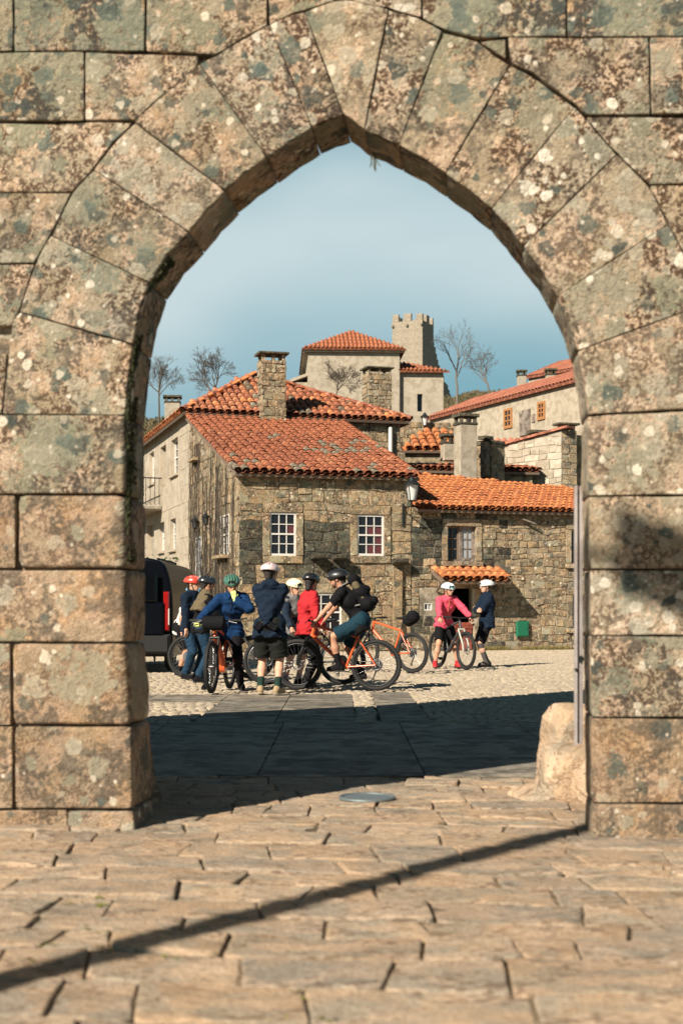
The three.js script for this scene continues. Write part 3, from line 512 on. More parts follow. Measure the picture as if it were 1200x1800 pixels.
// ---------------------------------------------------------------- hill behind the village
const hill = structure('hill');
const hillY = (x, d) => {
  const near = mix(60, 47, sstep(-2, 4, x)), pts = [[near - 6, -.3], [near, -.2], [near + 8, 4.2], [near + 20, 7.4], [84, 9.8], [120, 16], [160, 22.5], [200, 27.5], [260, 29.5], [400, 24], [900, 10]];
  let k = 1; while (k < pts.length - 1 && pts[k][0] < d) k++;
  const t = clamp((d - pts[k - 1][0]) / (pts[k][0] - pts[k - 1][0])), y = mix(pts[k - 1][1], pts[k][1], t * t * (3 - 2 * t) * .5 + t * .5);
  return y + sstep(4, 16, x) * sstep(95, 140, d) * 2.2 + (d > 70 ? (fbm(x * .05 + 9, d * .05, 3, 3) - .5) * 2.4 + x * .03 : 0);
};
{
  const pos = [], idx = [], uv = [], nx = 90, nd = 90;
  for (let j = 0; j <= nd; j++) for (let i = 0; i <= nx; i++) { const d = 41 + 560 * Math.pow(j / nd, 1.8), x = (i / nx - .5) * (60 + d * 1.1); pos.push(x, hillY(x, d) - (d < 45 ? .3 : 0), -d); uv.push(x / 4, d / 4); }
  for (let j = 0; j < nd; j++) for (let i = 0; i < nx; i++) { const a = j * (nx + 1) + i; idx.push(a, a + 1, a + nx + 2, a, a + nx + 2, a + nx + 1); }
  const g = new THREE.BufferGeometry(); g.setAttribute('position', new THREE.Float32BufferAttribute(pos, 3)); g.setAttribute('uv', new THREE.Float32BufferAttribute(uv, 2)); g.setIndex(idx); g.computeVertexNormals();
  mesh('hillside', g, grainMat(.15, .125, .065, 1, .05), hill);
  // winter scrub on the slope: small twig and leaf faces
  const list = []; reseed(5);
  for (let k = 0; k < 5200; k++) { const d = R(72, 250), x = R(-.30, .32) * d; list.push([x, hillY(x, d), d, R(.5, 1.3)]); }
  const blobs = []; for (let k = 0; k < 90; k++) { const t = new THREE.PlaneGeometry(R(.02, .1), R(.12, .42)); t.rotateZ(R(-.7, .7)); t.rotateY(R(0, 6.3)); const a = R(0, 6.3), r = Math.sqrt(rnd()) * .9; t.translate(Math.cos(a) * r, R(0, 1) * (1.0 - r * .6), Math.sin(a) * r); blobs.push(t); }
  const m = new THREE.InstancedMesh(merge(blobs), std(lin(.11, .095, .05), 1), list.length); m.name = 'scrub'; m.userData.kind = 'stuff'; m.castShadow = m.receiveShadow = true;
  const M = new THREE.Matrix4(), q = new THREE.Quaternion(), c = new THREE.Color(); list.forEach(([x, y, d, s], i) => { q.setFromAxisAngle(new THREE.Vector3(0, 1, 0), i * 2.4); M.compose(new THREE.Vector3(x, y - .1, -d), q, new THREE.Vector3(s * 1.5, s, s * 1.5)); m.setMatrixAt(i, M); const k = R(.6, 1.4); c.setRGB(k, k * R(.85, 1.05), k * R(.7, 1)); m.setColorAt(i, c); });
  hill.add(m);
}
// ---------------------------------------------------------------- the stone house on the square
const HY = 16.6 * Math.PI / 180, HX = -2.7525, HD = 36.7, H = plane(HX, HD, HY), S = plane(HX, HD, HY - Math.PI / 2);
const rectOn = (P, x0, y0, x1, y1) => { const a = P.survey(x0, (y0 + y1) / 2), b = P.survey(x1, (y0 + y1) / 2), c = P.survey((x0 + x1) / 2, y1), d = P.survey((x0 + x1) / 2, y0); return [a[0], b[0], c[1], d[1]]; };
const house = thing('stone_house', 'two-storey rubble stone house with orange tiled roof and white sash windows', 'house', H.o.toArray(), HY);
const U = H.survey(722, 900)[0], EAVE = 4.84, SLOPE = Math.atan2(2.42, 7.3);
{
  const w1 = rectOn(H, 474, 901, 520, 977), w2 = rectOn(H, 627, 905, 674, 977), w3 = rectOn(H, 545, 1043, 600, 1110), holes = [w1, w2, w3];
  wallCore('front_wall', [[0, -.05], [U, -.05], [U, EAVE], [0, EAVE]], holes, .45, mortar, house);
  const wide = holes.map(([a, b, c, d]) => [a - .19, b + .19, c - .2, d + .26]);
  const stain = (u, v) => { const p = fbm(u * .9 + 3, v * .9, 41, 3), low = v < 3.6 && v > 1.8 && u < 3.2; return p + (low ? .17 : -.13) + (v < 1.2 ? -.05 : 0) > .56 ? pick(MAT.houseDark) : null; };
  masonry(house, [[.0, 0], [U, 0], [U, EAVE - .1], [0, EAVE - .1]], wide, { h: [.2, .42], w: [.28, .85], seed: 61, matAt: stain, cap: 290, z: .015, uneven: .075 });
  for (const [a, b, c, d] of holes) {   // dressed surrounds
    const m = (n, p) => { const g = stoneGeo(p, { depth: .3, bevel: .014, rough: .006, gap: .002, wobble: .008, seed: stoneSeed++, step: .2, backSegs: 1, tilt: .004 }); mesh(n, g, pick(MAT.house), house, [...g.userData.centre, .05]); };
    m('lintel', [[a - .2, d + .005], [b + .2, d + .005], [b + .2, d + .26], [a - .2, d + .26]]);
    m('window_jamb', [[a - .2, c], [a, c], [a, d], [a - .2, d]]); m('window_jamb', [[b, c], [b + .2, c], [b + .2, d], [b, d]]);
    m('window_ledge', [[a - .2, c - .2], [b + .2, c - .2], [b + .2, c], [a - .2, c]]);
  }
  windowUnit(house, ...w1, { z: -.02, paneMat: (i, j) => (i === 2 && j === 2 ? curtainGlass : glass) });
  windowUnit(house, ...w2, { z: -.02, paneMat: (i, j) => (i > 0 && j < 3 && !(i === 2 && j === 3) ? (rnd() < .75 ? curtainGlass : glass) : glass) });
  windowUnit(house, ...w3, { z: -.02, nx: 3, ny: 4 });
  // projecting bracket stones
  for (const [x, y, w, dd] of [[559, 978, .34, .36], [597, 979, .36, .38], [703, 986, .42, .34]]) { const [u, v] = H.survey(x, y, .2), g = chamferBox(w, .13, dd, .03); mesh('bracket_stone', g, pick(MAT.houseDark), house, [u, v, dd / 2]); }
  { const [u, v] = H.survey(697, 1000), g = stoneGeo([[u - .13, .1], [u + .13, .1], [u + .13, v], [u - .13, v]], { depth: .2, bevel: .03, rough: .01, seed: 77, step: .2, backSegs: 1 }); mesh('pilaster', g, MAT.house[0], house, [...g.userData.centre, .13]); }
  // side wall up the lane
  const side = new THREE.Group(); side.name = 'side_wall'; side.rotation.y = -Math.PI / 2; house.add(side);
  const sw = rectOn(S, 387, 905, 403, 976), sd = rectOn(S, 344, 944, 354, 1016), ss = rectOn(S, 344, 778, 352, 806), sh = [sw, sd, ss];
  const prof = [[-7.3, -.05], [-.45, -.05], [-.45, EAVE + .06], [-7.3, EAVE + 2.3]];
  wallCore('wall_backing', prof, sh, .4, mortar, side);
  masonry(side, [[-7.3, 0], [.02, 0], [.02, EAVE - .12], [-7.3, EAVE + 2.2]], sh.map(([a, b, c, d]) => [a - .14, b + .14, c - .15, d + .2]), { h: [.22, .45], w: [.35, 1.1], seed: 67, mats: [...MAT.house, ...MAT.housePale], cap: 260, z: .015 });
  const onSide = (u, v, z) => [-z, v, u];
  for (const [r, o] of [[sw, { nx: 3, ny: 4 }], [sd, { nx: 1, ny: 3, paneMat: () => paleGlass }], [ss, { nx: 2, ny: 1, frame: oldWood }]]) { const w = windowUnit(house, ...r, { ...o, sill: MAT.house[1] }); w.position.set(...onSide((r[0] + r[1]) / 2, r[2], -.02)); w.rotation.y = -Math.PI / 2; }
  wallCore('gable_wall', [[-7.3, 0], [-.5, 0], [-.5, EAVE + .1], [-7.3, EAVE + 2.3]], [], .4, mortar, house).rotation.y = -Math.PI / 2; house.children.at(-1).position.x = U - .42;
  // roof
  const up = [0, Math.sin(SLOPE), -Math.cos(SLOPE)], A = U + .22, B = 7.55 / Math.cos(SLOPE);
  tiledRoof(house, [-.1, EAVE - .04, .30], [1, 0, 0], up, A, B, () => true, { course: .37, pitch: .243, cap: 300, seed: 3, outline: [[-.05, .04], [A + .05, .04], [A + .05, B], [-.05, B]], matAt: (a, b, i, j) => (j === 1 && rnd() < .8) || fbm(a * 1.3, b * .9, 51, 3) > .60 ? pick([CLAY.grey[1], CLAY.old[3], CLAY.old[1]]) : a < 2.6 + b * .2 && rnd() < .5 ? pick([CLAY.old[1], CLAY.old[3]]) : null });
  const eave = []; for (let i = 0; i <= 20; i++) { const g = barrelTile(.5, .105, .1, 7); g.rotateX(SLOPE - Math.PI / 2 + Math.PI / 2 - .02 - SLOPE); eave.push(g); }
}
// ---------------------------------------------------------------- taller house behind it, with a hipped roof and a white side
const TL = 7.32, tall = thing('tall_house', 'taller house with hipped tiled roof, white side wall and small balcony', 'house', H.o.clone().addScaledVector(H.n, -TL).toArray(), HY);
{
  const E = 7.42, W = 7.1, D = 13;
  const downpipe = H.survey(684, 752, -TL), pipeLow = H.survey(684, 800, -TL);
  wallCore('front_wall', [[0, 0], [W, 0], [W, E], [0, E]], [], .4, mortar, tall);
  masonry(tall, [[2.5, 5.2], [W, 5.2], [W, E - .05], [2.5, E - .05]], [], { h: [.22, .4], w: [.3, .8], seed: 71, cap: 120, z: .015 });
  masonry(tall, [[0, 6.9], [2.5, 6.9], [2.5, E - .05], [0, E - .05]], [], { h: [.2, .3], w: [.3, .8], seed: 73, cap: 40, z: .015 });
  mesh('downpipe', bar([downpipe[0], downpipe[1], .12], [pipeLow[0], pipeLow[1] - .6, .12], .07, 10), whitePaint, tall);
  const side = (u) => u + TL;   // S plane runs negative into the depth; own origin lies TL back
  const win = [[301, 771, 313, 834], [263, 795, 271, 850], [299, 912, 309, 966], [280, 918, 289, 969]].map((q) => rectOn(S, ...q)), niche = [[282, 784, 292, 858], [259, 922, 271, 990]].map((q) => rectOn(S, ...q));
  const holes = [...win, ...niche].map(([a, b, c, d]) => [a + TL, b + TL, c, d]);
  const sideWall = wallCore('white_side_wall', [[-D, 0], [-.4, 0], [-.4, E + .1], [-D, E + .1]], holes, .4, plaster, tall, 0); sideWall.rotation.y = -Math.PI / 2; sideWall.position.x = 0;
  // granite dressings: the photograph shows bands of smooth blocks
  for (let j = 0; j < 13; j++) for (let i = 0; i < 7; i++) {
    const v0 = .1 + j * .565, u0 = -D + i * 1.86 + (j % 2) * .6, u1 = Math.min(u0 + 1.85, -.01); if (holes.some(([a, b, c, d]) => u1 > a - .05 && u0 < b + .05 && v0 + .56 > c - .05 && v0 < d + .05)) continue;
    const g = stoneGeo([[u0, v0], [u1, v0], [u1, v0 + .56], [u0, v0 + .56]], { depth: .05, bevel: .006, rough: .003, gap: .002, wobble: .003, seed: stoneSeed++, step: .4, backSegs: 1, tilt: .002 }); const c = g.userData.centre; g.rotateY(-Math.PI / 2); mesh('ashlar', g, plaster, tall, [-.012, c[1], c[0]]);
  }
  for (const [k, r] of win.entries()) { const w = windowUnit(tall, ...r, { nx: 2, ny: 4, paneMat: () => (k % 2 ? paleGlass : glass), sill: plaster }); w.position.set(.16, r[2], (r[0] + r[1]) / 2 + TL); w.rotation.y = -Math.PI / 2; }
  for (const r of niche) { const g = box(r[1] - r[0], r[3] - r[2], .06); mesh('shutter', g, plasterGrey, tall, [.2, (r[2] + r[3]) / 2, (r[0] + r[1]) / 2 + TL]).rotation.y = -Math.PI / 2; }
  // balcony
  const b0 = S.survey(254, 890)[0] + TL - .6, b1 = S.survey(286, 890)[0] + TL, bv = S.survey(275, 892)[1], bal = new THREE.Group(); bal.name = 'balcony'; tall.add(bal); bal.position.set(0, bv, (b0 + b1) / 2);
  const bl = b1 - b0, slab = chamferBox(.75, .2, bl, .05); mesh('slab', slab, plasterGrey, bal, [-.37, -.1, 0]);
  const rail = [bar([-.68, .95, -bl / 2], [-.68, .95, bl / 2], .022), bar([-.02, .95, bl / 2 - .05], [-.68, .95, bl / 2], .022), bar([-.68, .1, -bl / 2], [-.68, .1, bl / 2], .018), bar([-.68, .6, -bl / 2], [-.68, .6, bl / 2], .014)]; mesh('handrail', merge(rail), darkIron, bal);
  const bars = []; for (let z = -bl / 2; z <= bl / 2; z += .16) { bars.push(bar([-.68, 0, z], [-.68, .95, z], .012, 5)); const t = new THREE.TorusGeometry(.05, .01, 4, 10); t.rotateY(Math.PI / 2); t.translate(-.68, .35, z + .08); bars.push(t); } for (let x = -.6; x < 0; x += .16) bars.push(bar([x, 0, bl / 2 - .01], [x, .95, bl / 2 - .01], .012, 5)); mesh('balusters', merge(bars), darkIron, bal);
  // hipped roof
  const ap = [2.88, 9.3, -3.5], o = .3, b = Math.hypot(1.85, 3.5 + o), up = [0, 1.85 / b, -(3.5 + o) / b];
  const tri = [[0, 0], [W + 2 * o, 0], [ap[0] + o, b]];
  tiledRoof(tall, [-o, E, o], [1, 0, 0], up, W + 2 * o, b, inPoly([[-.1, -.1], [W + 2 * o + .1, -.1], [ap[0] + o, b + .25]]), { course: .46, pitch: .25, seed: 9, mats: [...CLAY.old, CLAY.newer[2], CLAY.old[4]], outline: tri, matAt: () => (rnd() < .08 ? pick(CLAY.grey) : null) });
  const l = Math.hypot(ap[1] - E, ap[0] + o), lup = [(ap[0] + o) / l, (ap[1] - E) / l, 0];
  tiledRoof(tall, [-o, E, -D - .2], [0, 0, 1], lup, D + .2 + o, l, inPoly([[-.1, -.1], [D + .6, -.1], [D - 3.4, l + .2], [-.1, l + .2]]), { course: .46, pitch: .25, seed: 10, mats: CLAY.newer, cap: 150, outline: [[0, 0], [D + .2 + o, 0], [D - 3.2, l], [0, l]] });
  const r = Math.hypot(ap[1] - E, W + o - ap[0]), rup = [-(W + o - ap[0]) / r, (ap[1] - E) / r, 0];
  tiledRoof(tall, [W + o, E, o], [0, 0, -1], rup, D, r, inPoly([[-.1, -.1], [D, -.1], [D, r], [3.8, r + .2]]), { course: .5, pitch: .27, seed: 12, cap: 60, outline: [[0, 0], [D, 0], [D, r], [3.8, r]] });
  // hip ridges of half pipes
  const hip = (a, c) => { const A = new THREE.Vector3(...a), C = new THREE.Vector3(...c), n = Math.round(A.distanceTo(C) / .42), dir = C.clone().sub(A).normalize(), q = new THREE.Quaternion().setFromRotationMatrix(new THREE.Matrix4().makeBasis(new THREE.Vector3().crossVectors(dir, new THREE.Vector3(0, 1, 0)).normalize(), dir, new THREE.Vector3().crossVectors(new THREE.Vector3().crossVectors(dir, new THREE.Vector3(0, 1, 0)).normalize(), dir))); for (let k = 0; k < n; k++) { const m = mesh('ridge_tile', barrelTile(.5, .13, .11), pick(CLAY.dusky), tall, A.clone().lerp(C, k / n).add(new THREE.Vector3(0, .07, 0)).toArray()); m.quaternion.copy(q); } };
  hip([-o, E, o], ap); hip([W + o, E, o], ap); hip(ap, [ap[0], ap[1], -D]);
  const cz = .5, c0 = H.survey(458, 735, -TL + cz)[0], c1 = H.survey(502, 735, -TL + cz)[0], cb = H.survey(480, 737, -TL + cz)[1], ct = H.survey(480, 634, -TL + cz)[1];
  rubbleChimney(tall, [(c0 + c1) / 2, cb - .2, cz - .2], c1 - c0, .62, ct - cb + .2, { seed: 81, mats: [...MAT.house, MAT.housePale[2]] });
}
// ---------------------------------------------------------------- low house to the right
const low = thing('low_house', 'low rubble stone house with bright orange tiled roof beside the lane', 'house', H.o.clone().addScaledVector(H.t, U).toArray(), HY);
{
  const q = (r) => [r[0] - U, r[1] - U, r[2], r[3]], E = 4.0, W = 7.2;
  const w1 = q(rectOn(H, 786, 925, 836, 987)), w2 = q(rectOn(H, 1003, 931, 1040, 991)), w3 = q(rectOn(H, 1005, 1045, 1040, 1104)), door = q(rectOn(H, 778, 1034, 833, 1143)), vent = q(rectOn(H, 745, 1060, 759, 1073)); door[2] = -.05;
  const holes = [w1, w2, w3, vent, door];
  const prof = [[.005, -.05], [door[0], -.05], [door[0], door[3]], [door[1], door[3]], [door[1], -.05], [W, -.05], [W, E], [.005, E]];
  wallCore('front_wall', prof, holes.slice(0, 4), .4, mortarPale, low, .014);
  const wide = holes.map(([a, b, c, d]) => [a - .16, b + .16, c - .14, d + .2]);
  const stain = (u, v) => { const p = fbm(u * .8 + 7, v * .8, 45, 3) + (u < 1.4 ? .08 : -.1); return p > .58 ? pick(MAT.houseDark) : null; };
  masonry(low, [[.02, 0], [W, 0], [W, E - .05], [.02, E - .05]], wide, { h: [.13, .3], w: [.16, .5], seed: 83, mats: [...MAT.house, ...MAT.housePale], matAt: stain, cap: 300, z: .005, uneven: .085, bevel: .018, step: .12 });
  for (const [k, [a, b, c, d]] of holes.entries()) {
    if (k === 3) continue;
    const m = (n, p, dz = .04) => { const g = stoneGeo(p, { depth: .3, bevel: .014, rough: .006, gap: .002, wobble: .008, seed: stoneSeed++, step: .2, backSegs: 1, tilt: .004 }); mesh(n, g, pick(MAT.housePale), low, [...g.userData.centre, dz]); };
    m('lintel', [[a - .17, d], [b + .17, d], [b + .17, d + .2], [a - .17, d + .2]]); m('window_jamb', [[a - .17, Math.max(c, 0)], [a, Math.max(c, 0)], [a, d], [a - .17, d]]); m('window_jamb', [[b, Math.max(c, 0)], [b + .17, Math.max(c, 0)], [b + .17, d], [b, d]]);
    if (k < 3) m('window_ledge', [[a - .2, c - .13], [b + .2, c - .13], [b + .2, c], [a - .2, c]], .1);
  }
  const mid = mix(w1[0], w1[1], .46);
  windowUnit(low, w1[0], mid, w1[2], w1[3], { nx: 2, ny: 3, frame: oldWood, z: -.16, paneMat: () => glass, meet: false }); windowUnit(low, mid, w1[1], w1[2], w1[3] - .0, { nx: 2, ny: 3, frame: greyWood, z: -.12, paneMat: () => paleGlass, meet: false, fw: .09 });
  windowUnit(low, ...w2, { nx: 2, ny: 3, frame: oldWood, z: -.14, meet: false }); windowUnit(low, ...w3, { nx: 2, ny: 3, frame: oldWood, z: -.14, meet: false });
  windowUnit(low, ...vent, { nx: 2, ny: 1, frame: whitePaint, z: -.05, fw: .025, paneMat: (i) => (i ? paleGlass : glass), meet: false });
  // stable door: lower leaf shut
  const leaf = new THREE.Group(); leaf.name = 'door'; low.add(leaf); const d0 = q(rectOn(H, 794, 1094, 831, 1143)); leaf.position.set((d0[0] + d0[1]) / 2, 0, -.1);
  const n = 4, lw = (d0[1] - d0[0]) / n; for (let i = 0; i < n; i++) mesh('plank', chamferBox(lw - .006, d0[3], .04, .005), redDoor, leaf, [(i - 1.5) * lw, d0[3] / 2, 0]); mesh('rail', box(d0[1] - d0[0], .1, .03, 0, d0[3] - .12, .032), redDoor, leaf);
  mesh('door_post', chamferBox(.14, 1.0, .12, .01), plaster, low, [d0[1] + .03, d0[3] + .46, -.02]);
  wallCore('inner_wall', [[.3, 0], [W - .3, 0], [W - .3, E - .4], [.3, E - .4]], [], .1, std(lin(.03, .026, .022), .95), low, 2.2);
  mesh('side_wall', box(.35, E, 4.4, W - .18, E / 2, -2.7), mortar, low);
  // roof: its back edge runs askew to the eave
  const sl = .29, len = Math.hypot(1, sl), up = [0, sl / len, -1 / len], back = [5.5 * len, 2.55 * len], A = W + .3;
  const poly = [[-.1, -.1], [A + .1, -.1], [A + .1, back[1]], [-.1, back[0]]];
  tiledRoof(low, [.12, E - .06, .34], [1, 0, 0], up, A, 5.6 * len, inPoly(poly), { pitch: .2, course: .40, r: .094, mats: CLAY.newer, seed: 15, cap: 300, outline: [[0, .05], [A, .05], [A, back[1] + .1], [0, back[0] + .1]], matAt: () => (rnd() < .04 ? CLAY.old[0] : null) });
  mesh('eave_pole', bar([w1[1] + .75 + .55, E - .25, .12], [w1[1] + .75 + 1.0, E - .42, .2], .03, 6), greyWood, low);
}
// tiled canopy over the stable door
const canopy = thing('door_canopy', 'small tiled canopy over the red half door', 'canopy', H.o.clone().addScaledVector(H.t, H.survey(764, 1003)[0]).toArray(), HY);
{
  const w = H.survey(872, 1003)[0] - H.survey(764, 1003)[0], v = H.survey(820, 1003)[1], len = Math.hypot(.82, .3), up = [0, .3 / len, -.82 / len];
  tiledRoof(canopy, [0, v - .3, .86], [1, 0, 0], up, w, len, () => true, { pitch: .225, course: .48, r: .11, mats: CLAY.newer, seed: 17, outline: [[-.1, .03], [w + .1, .03], [w + .1, len - .02], [-.1, len - .02]] });
  for (const x of [.02, w - .02]) mesh('bracket', merge([bar([x, v - .36, .8], [x, v - .05, .04], .035, 6), bar([x, v - .6, .05], [x, v - .3, .55], .03, 6)]), oldWood, canopy);
}
// green meter box
{
  const [a, b, c, d] = rectOn(H, 905, 1092, 926, 1119), t = thing('meter_box', 'green metal utility box on the rubble wall', 'box', H.o.clone().addScaledVector(H.t, (a + b) / 2).addScaledVector(H.n, .07).setY(c).toArray(), HY), w = b - a, h = d - c;
  mesh('cabinet', chamferBox(w, h, .1, .012), std(lin(.012, .14, .075), .45), t, [0, h / 2, 0]); mesh('cabinet_door', chamferBox(w - .05, h - .05, .012, .004), std(lin(.010, .125, .066), .4), t, [0, h / 2, .055]); mesh('lock', bar([w * .36, h * .5, .058], [w * .36, h * .5, .07], .012), darkIron, t);
}
// ---------------------------------------------------------------- lanterns
function lantern(name, label, pos, yaw, arm, s = 1, pane = std(lin(.62, .62, .60), .35)) {
  const t = thing(name, label, 'lantern', pos, yaw); t.scale.setScalar(s);
  mesh('wall_plate', chamferBox(.06, .62, .05, .01), darkIron, t, [0, 0, .03]);
  mesh('arm', merge([bar([0, .15, .05], [arm[0], .22, arm[1]], .018), bar([0, -.2, .05], [arm[0] * .75, .2, arm[1] * .75], .013), bar([arm[0], .22, arm[1]], [arm[0], .32, arm[1]], .02)]), darkIron, t);
  const head = new THREE.Group(); head.name = 'lamp_head'; head.position.set(arm[0], .32, arm[1]); t.add(head);
  const body = new THREE.CylinderGeometry(.21, .12, .42, 4, 1, true); body.rotateY(Math.PI / 4); body.translate(0, .24, 0); mesh('glass', body, pane, head);
  const ribs = []; for (let k = 0; k < 4; k++) { const a = Math.PI / 4 + k * Math.PI / 2; ribs.push(bar([Math.cos(a) * .122, .03, Math.sin(a) * .122], [Math.cos(a) * .213, .45, Math.sin(a) * .213], .013, 5)); } ribs.push(new THREE.CylinderGeometry(.13, .1, .04, 4).rotateY(Math.PI / 4).translate(0, .02, 0)); mesh('cage', merge(ribs), darkIron, head);
  const cap = new THREE.LatheGeometry([[.245, 0], [.23, .03], [.14, .11], [.10, .12], [.09, .19], [.05, .22], [.0, .27]].map((p) => new THREE.Vector2(...p)), 12); cap.translate(0, .45, 0); mesh('cap', cap, darkIron, head);
  return t;
}
{ const [u, v] = H.survey(707, 905), p = H.o.clone().addScaledVector(H.t, u).setY(v).addScaledVector(H.n, .03); lantern('wall_lantern', 'black wall lantern on an iron arm at the corner of the stone house', p.toArray(), HY, [.05, .62], 1.0); }
{ const [u, v] = S.survey(352, 940), p = S.o.clone().addScaledVector(S.t, u).setY(v).addScaledVector(S.n, .03); lantern('wall_lantern', 'small dark lantern on the shaded lane wall beside a narrow window', p.toArray(), HY - Math.PI / 2, [0, .26], .55, std(lin(.05, .05, .05), .2)); }
{ const [u, v] = S.survey(372, 934), p = S.o.clone().addScaledVector(S.t, u).setY(v).addScaledVector(S.n, .03); lantern('wall_lantern', 'small dark lantern on the lane wall next to the white sash window', p.toArray(), HY - Math.PI / 2, [0, .26], .55, std(lin(.05, .05, .05), .2)); }
const paleStone = softMat(.42, .365, .285);
// ---------------------------------------------------------------- church, tower and the upper village
// a far slope where only the ribs can be told apart: each rib one long half pipe cut to the outline
function ribbedRoof(parent, origin, along, up, poly, { pitch = .28, mats = CLAY.newer, seed = 1, name = 'tile_rib' }) {
  reseed(seed); const X = new THREE.Vector3(...along).normalize(), Y = new THREE.Vector3(...up).normalize(), Z = X.clone().cross(Y).normalize(), roof = new THREE.Group(); roof.name = 'roof'; roof.quaternion.setFromRotationMatrix(new THREE.Matrix4().makeBasis(X, Y, Z)); roof.position.set(...origin); parent.add(roof);
  const a0 = Math.min(...poly.map((p) => p[0])), a1 = Math.max(...poly.map((p) => p[0])), n = Math.round((a1 - a0) / pitch);
  for (let k = 0; k <= n; k++) { const a = clamp(a0 + (a1 - a0) * k / n, a0 + .01, a1 - .01); let lo = 1e9, hi = -1e9; for (let i = 0; i < poly.length; i++) { const p = poly[i], q = poly[(i + 1) % poly.length]; if ((p[0] <= a) !== (q[0] <= a)) { const b = mix(p[1], q[1], (a - p[0]) / (q[0] - p[0])); lo = Math.min(lo, b); hi = Math.max(hi, b); } } if (hi - lo < .12) continue;
    const parts = [], c = .62; for (let b = lo; b < hi; b += c) { const g = barrelTile(Math.min(c * 1.06, hi - b), pitch * .34, pitch * .31, 5); g.rotateX(-.012); g.translate(R(-.008, .008), b, .035 + R(-.004, .006)); parts.push(g); } mesh(name, merge(parts), pick(mats), roof, [a, 0, 0]); }
  const s = new THREE.Shape(); poly.forEach(([a, b], i) => (i ? s.lineTo(a, b) : s.moveTo(a, b))); const g = new THREE.ExtrudeGeometry(s, { depth: .1, bevelEnabled: false }); g.translate(0, 0, -.09); mesh('channel_tiles', g, mats[0], roof);
  return roof;
}
function on(px, py, d) { return at(px, py, d); }
{ // church
  const D = 78, P = plane(on(541, 700, D).x, D, .05), c = thing('church', 'plain rendered church with red hipped tile roof above the rooftops', 'church', P.o.clone().setY(6).toArray(), .05), y = (v) => v - 6;
  const W = P.survey(702, 700)[0], E = P.survey(620, 617)[1], W2 = P.survey(780, 700)[0], E2 = P.survey(740, 653)[1];
  const church = paleStone, annexStone = paleStone;  // chapel and annex have the same stone as the nave
  mesh('nave_wall', box(W, y(E), 9, W / 2, y(E) / 2, -4.5), church, c);
  const slit = rectOn(P, 734, 691, 743, 722);
  wallCore('side_chapel_wall', [[W, 0], [W2, 0], [W2, y(E2)], [W, y(E2)]], [[slit[0], slit[1], y(slit[2]), y(slit[3])]], .5, annexStone, c, .3);
  mesh('chapel_body', box(W2 - W - .02, y(E2), 5, (W + W2) / 2 + .01, y(E2) / 2, -3.4), annexStone, c);
  mesh('window', box(slit[1] - slit[0], slit[3] - slit[2], .05, (slit[0] + slit[1]) / 2, y((slit[2] + slit[3]) / 2), -.6), glass, c);
  mesh('cornice', merge([box(W + .5, .16, .25, W / 2, y(E) - .0, .1), box(.25, .16, 9, -.13, y(E), -4.6)]), plasterGrey, c);
  const ap = [P.survey(617, 583, -2.6)[0], y(P.survey(617, 584, -2.6)[1]), -2.6], o = .35, b = Math.hypot(ap[1] - y(E), 2.6 + o), up = [0, (ap[1] - y(E)) / b, -(2.6 + o) / b], A = W + 2 * o;
  ribbedRoof(c, [-o, y(E) + .08, o], [1, 0, 0], up, [[0, 0], [A, 0], [ap[0] + o, b]], { pitch: .24, mats: [CLAY.old[0], CLAY.old[2]], seed: 21 });
  const sideSlope = (x0, sgn) => { const run = Math.abs(ap[0] - x0), l = Math.hypot(run, ap[1] - y(E)), G = new THREE.BufferGeometry(); const v = [[x0, y(E) + .08, o], [x0, y(E) + .08, -9], [ap[0], ap[1] + .08, -6], [ap[0], ap[1] + .08, -2.6]]; G.setAttribute('position', new THREE.Float32BufferAttribute(v.flat(), 3)); G.setAttribute('uv', new THREE.Float32BufferAttribute([0, 0, 3, 0, 3, 2, 0, 2], 2)); G.setIndex([0, 1, 2, 0, 2, 3]); G.computeVertexNormals(); mesh('roof_slope', G, CLAY.newer[0], c); };
  sideSlope(-o, -1); sideSlope(W + o, 1);
  const len = Math.hypot(2.6, .9), A2 = W2 - W + .3; ribbedRoof(c, [W + .02, y(E2) + .04, .0], [1, 0, 0], [0, .9 / len, -2.6 / len], [[0, 0], [A2, 0], [.6, len], [0, len]], { pitch: .24, mats: [CLAY.old[0], CLAY.old[2]], seed: 23 });
  const g0 = P.survey(516, 700)[0], e3 = y(P.survey(520, 668)[1]); mesh('annex_wall', box(-g0, e3, 4, g0 / 2, e3 / 2, -2.8), annexStone, c);
  const slope = new THREE.BoxGeometry(-g0 + .35, .16, 4.2); slope.rotateZ(.36); mesh('annex_coping', slope, plaster, c, [g0 / 2 - .05, e3 + .28, -2.8]);
}
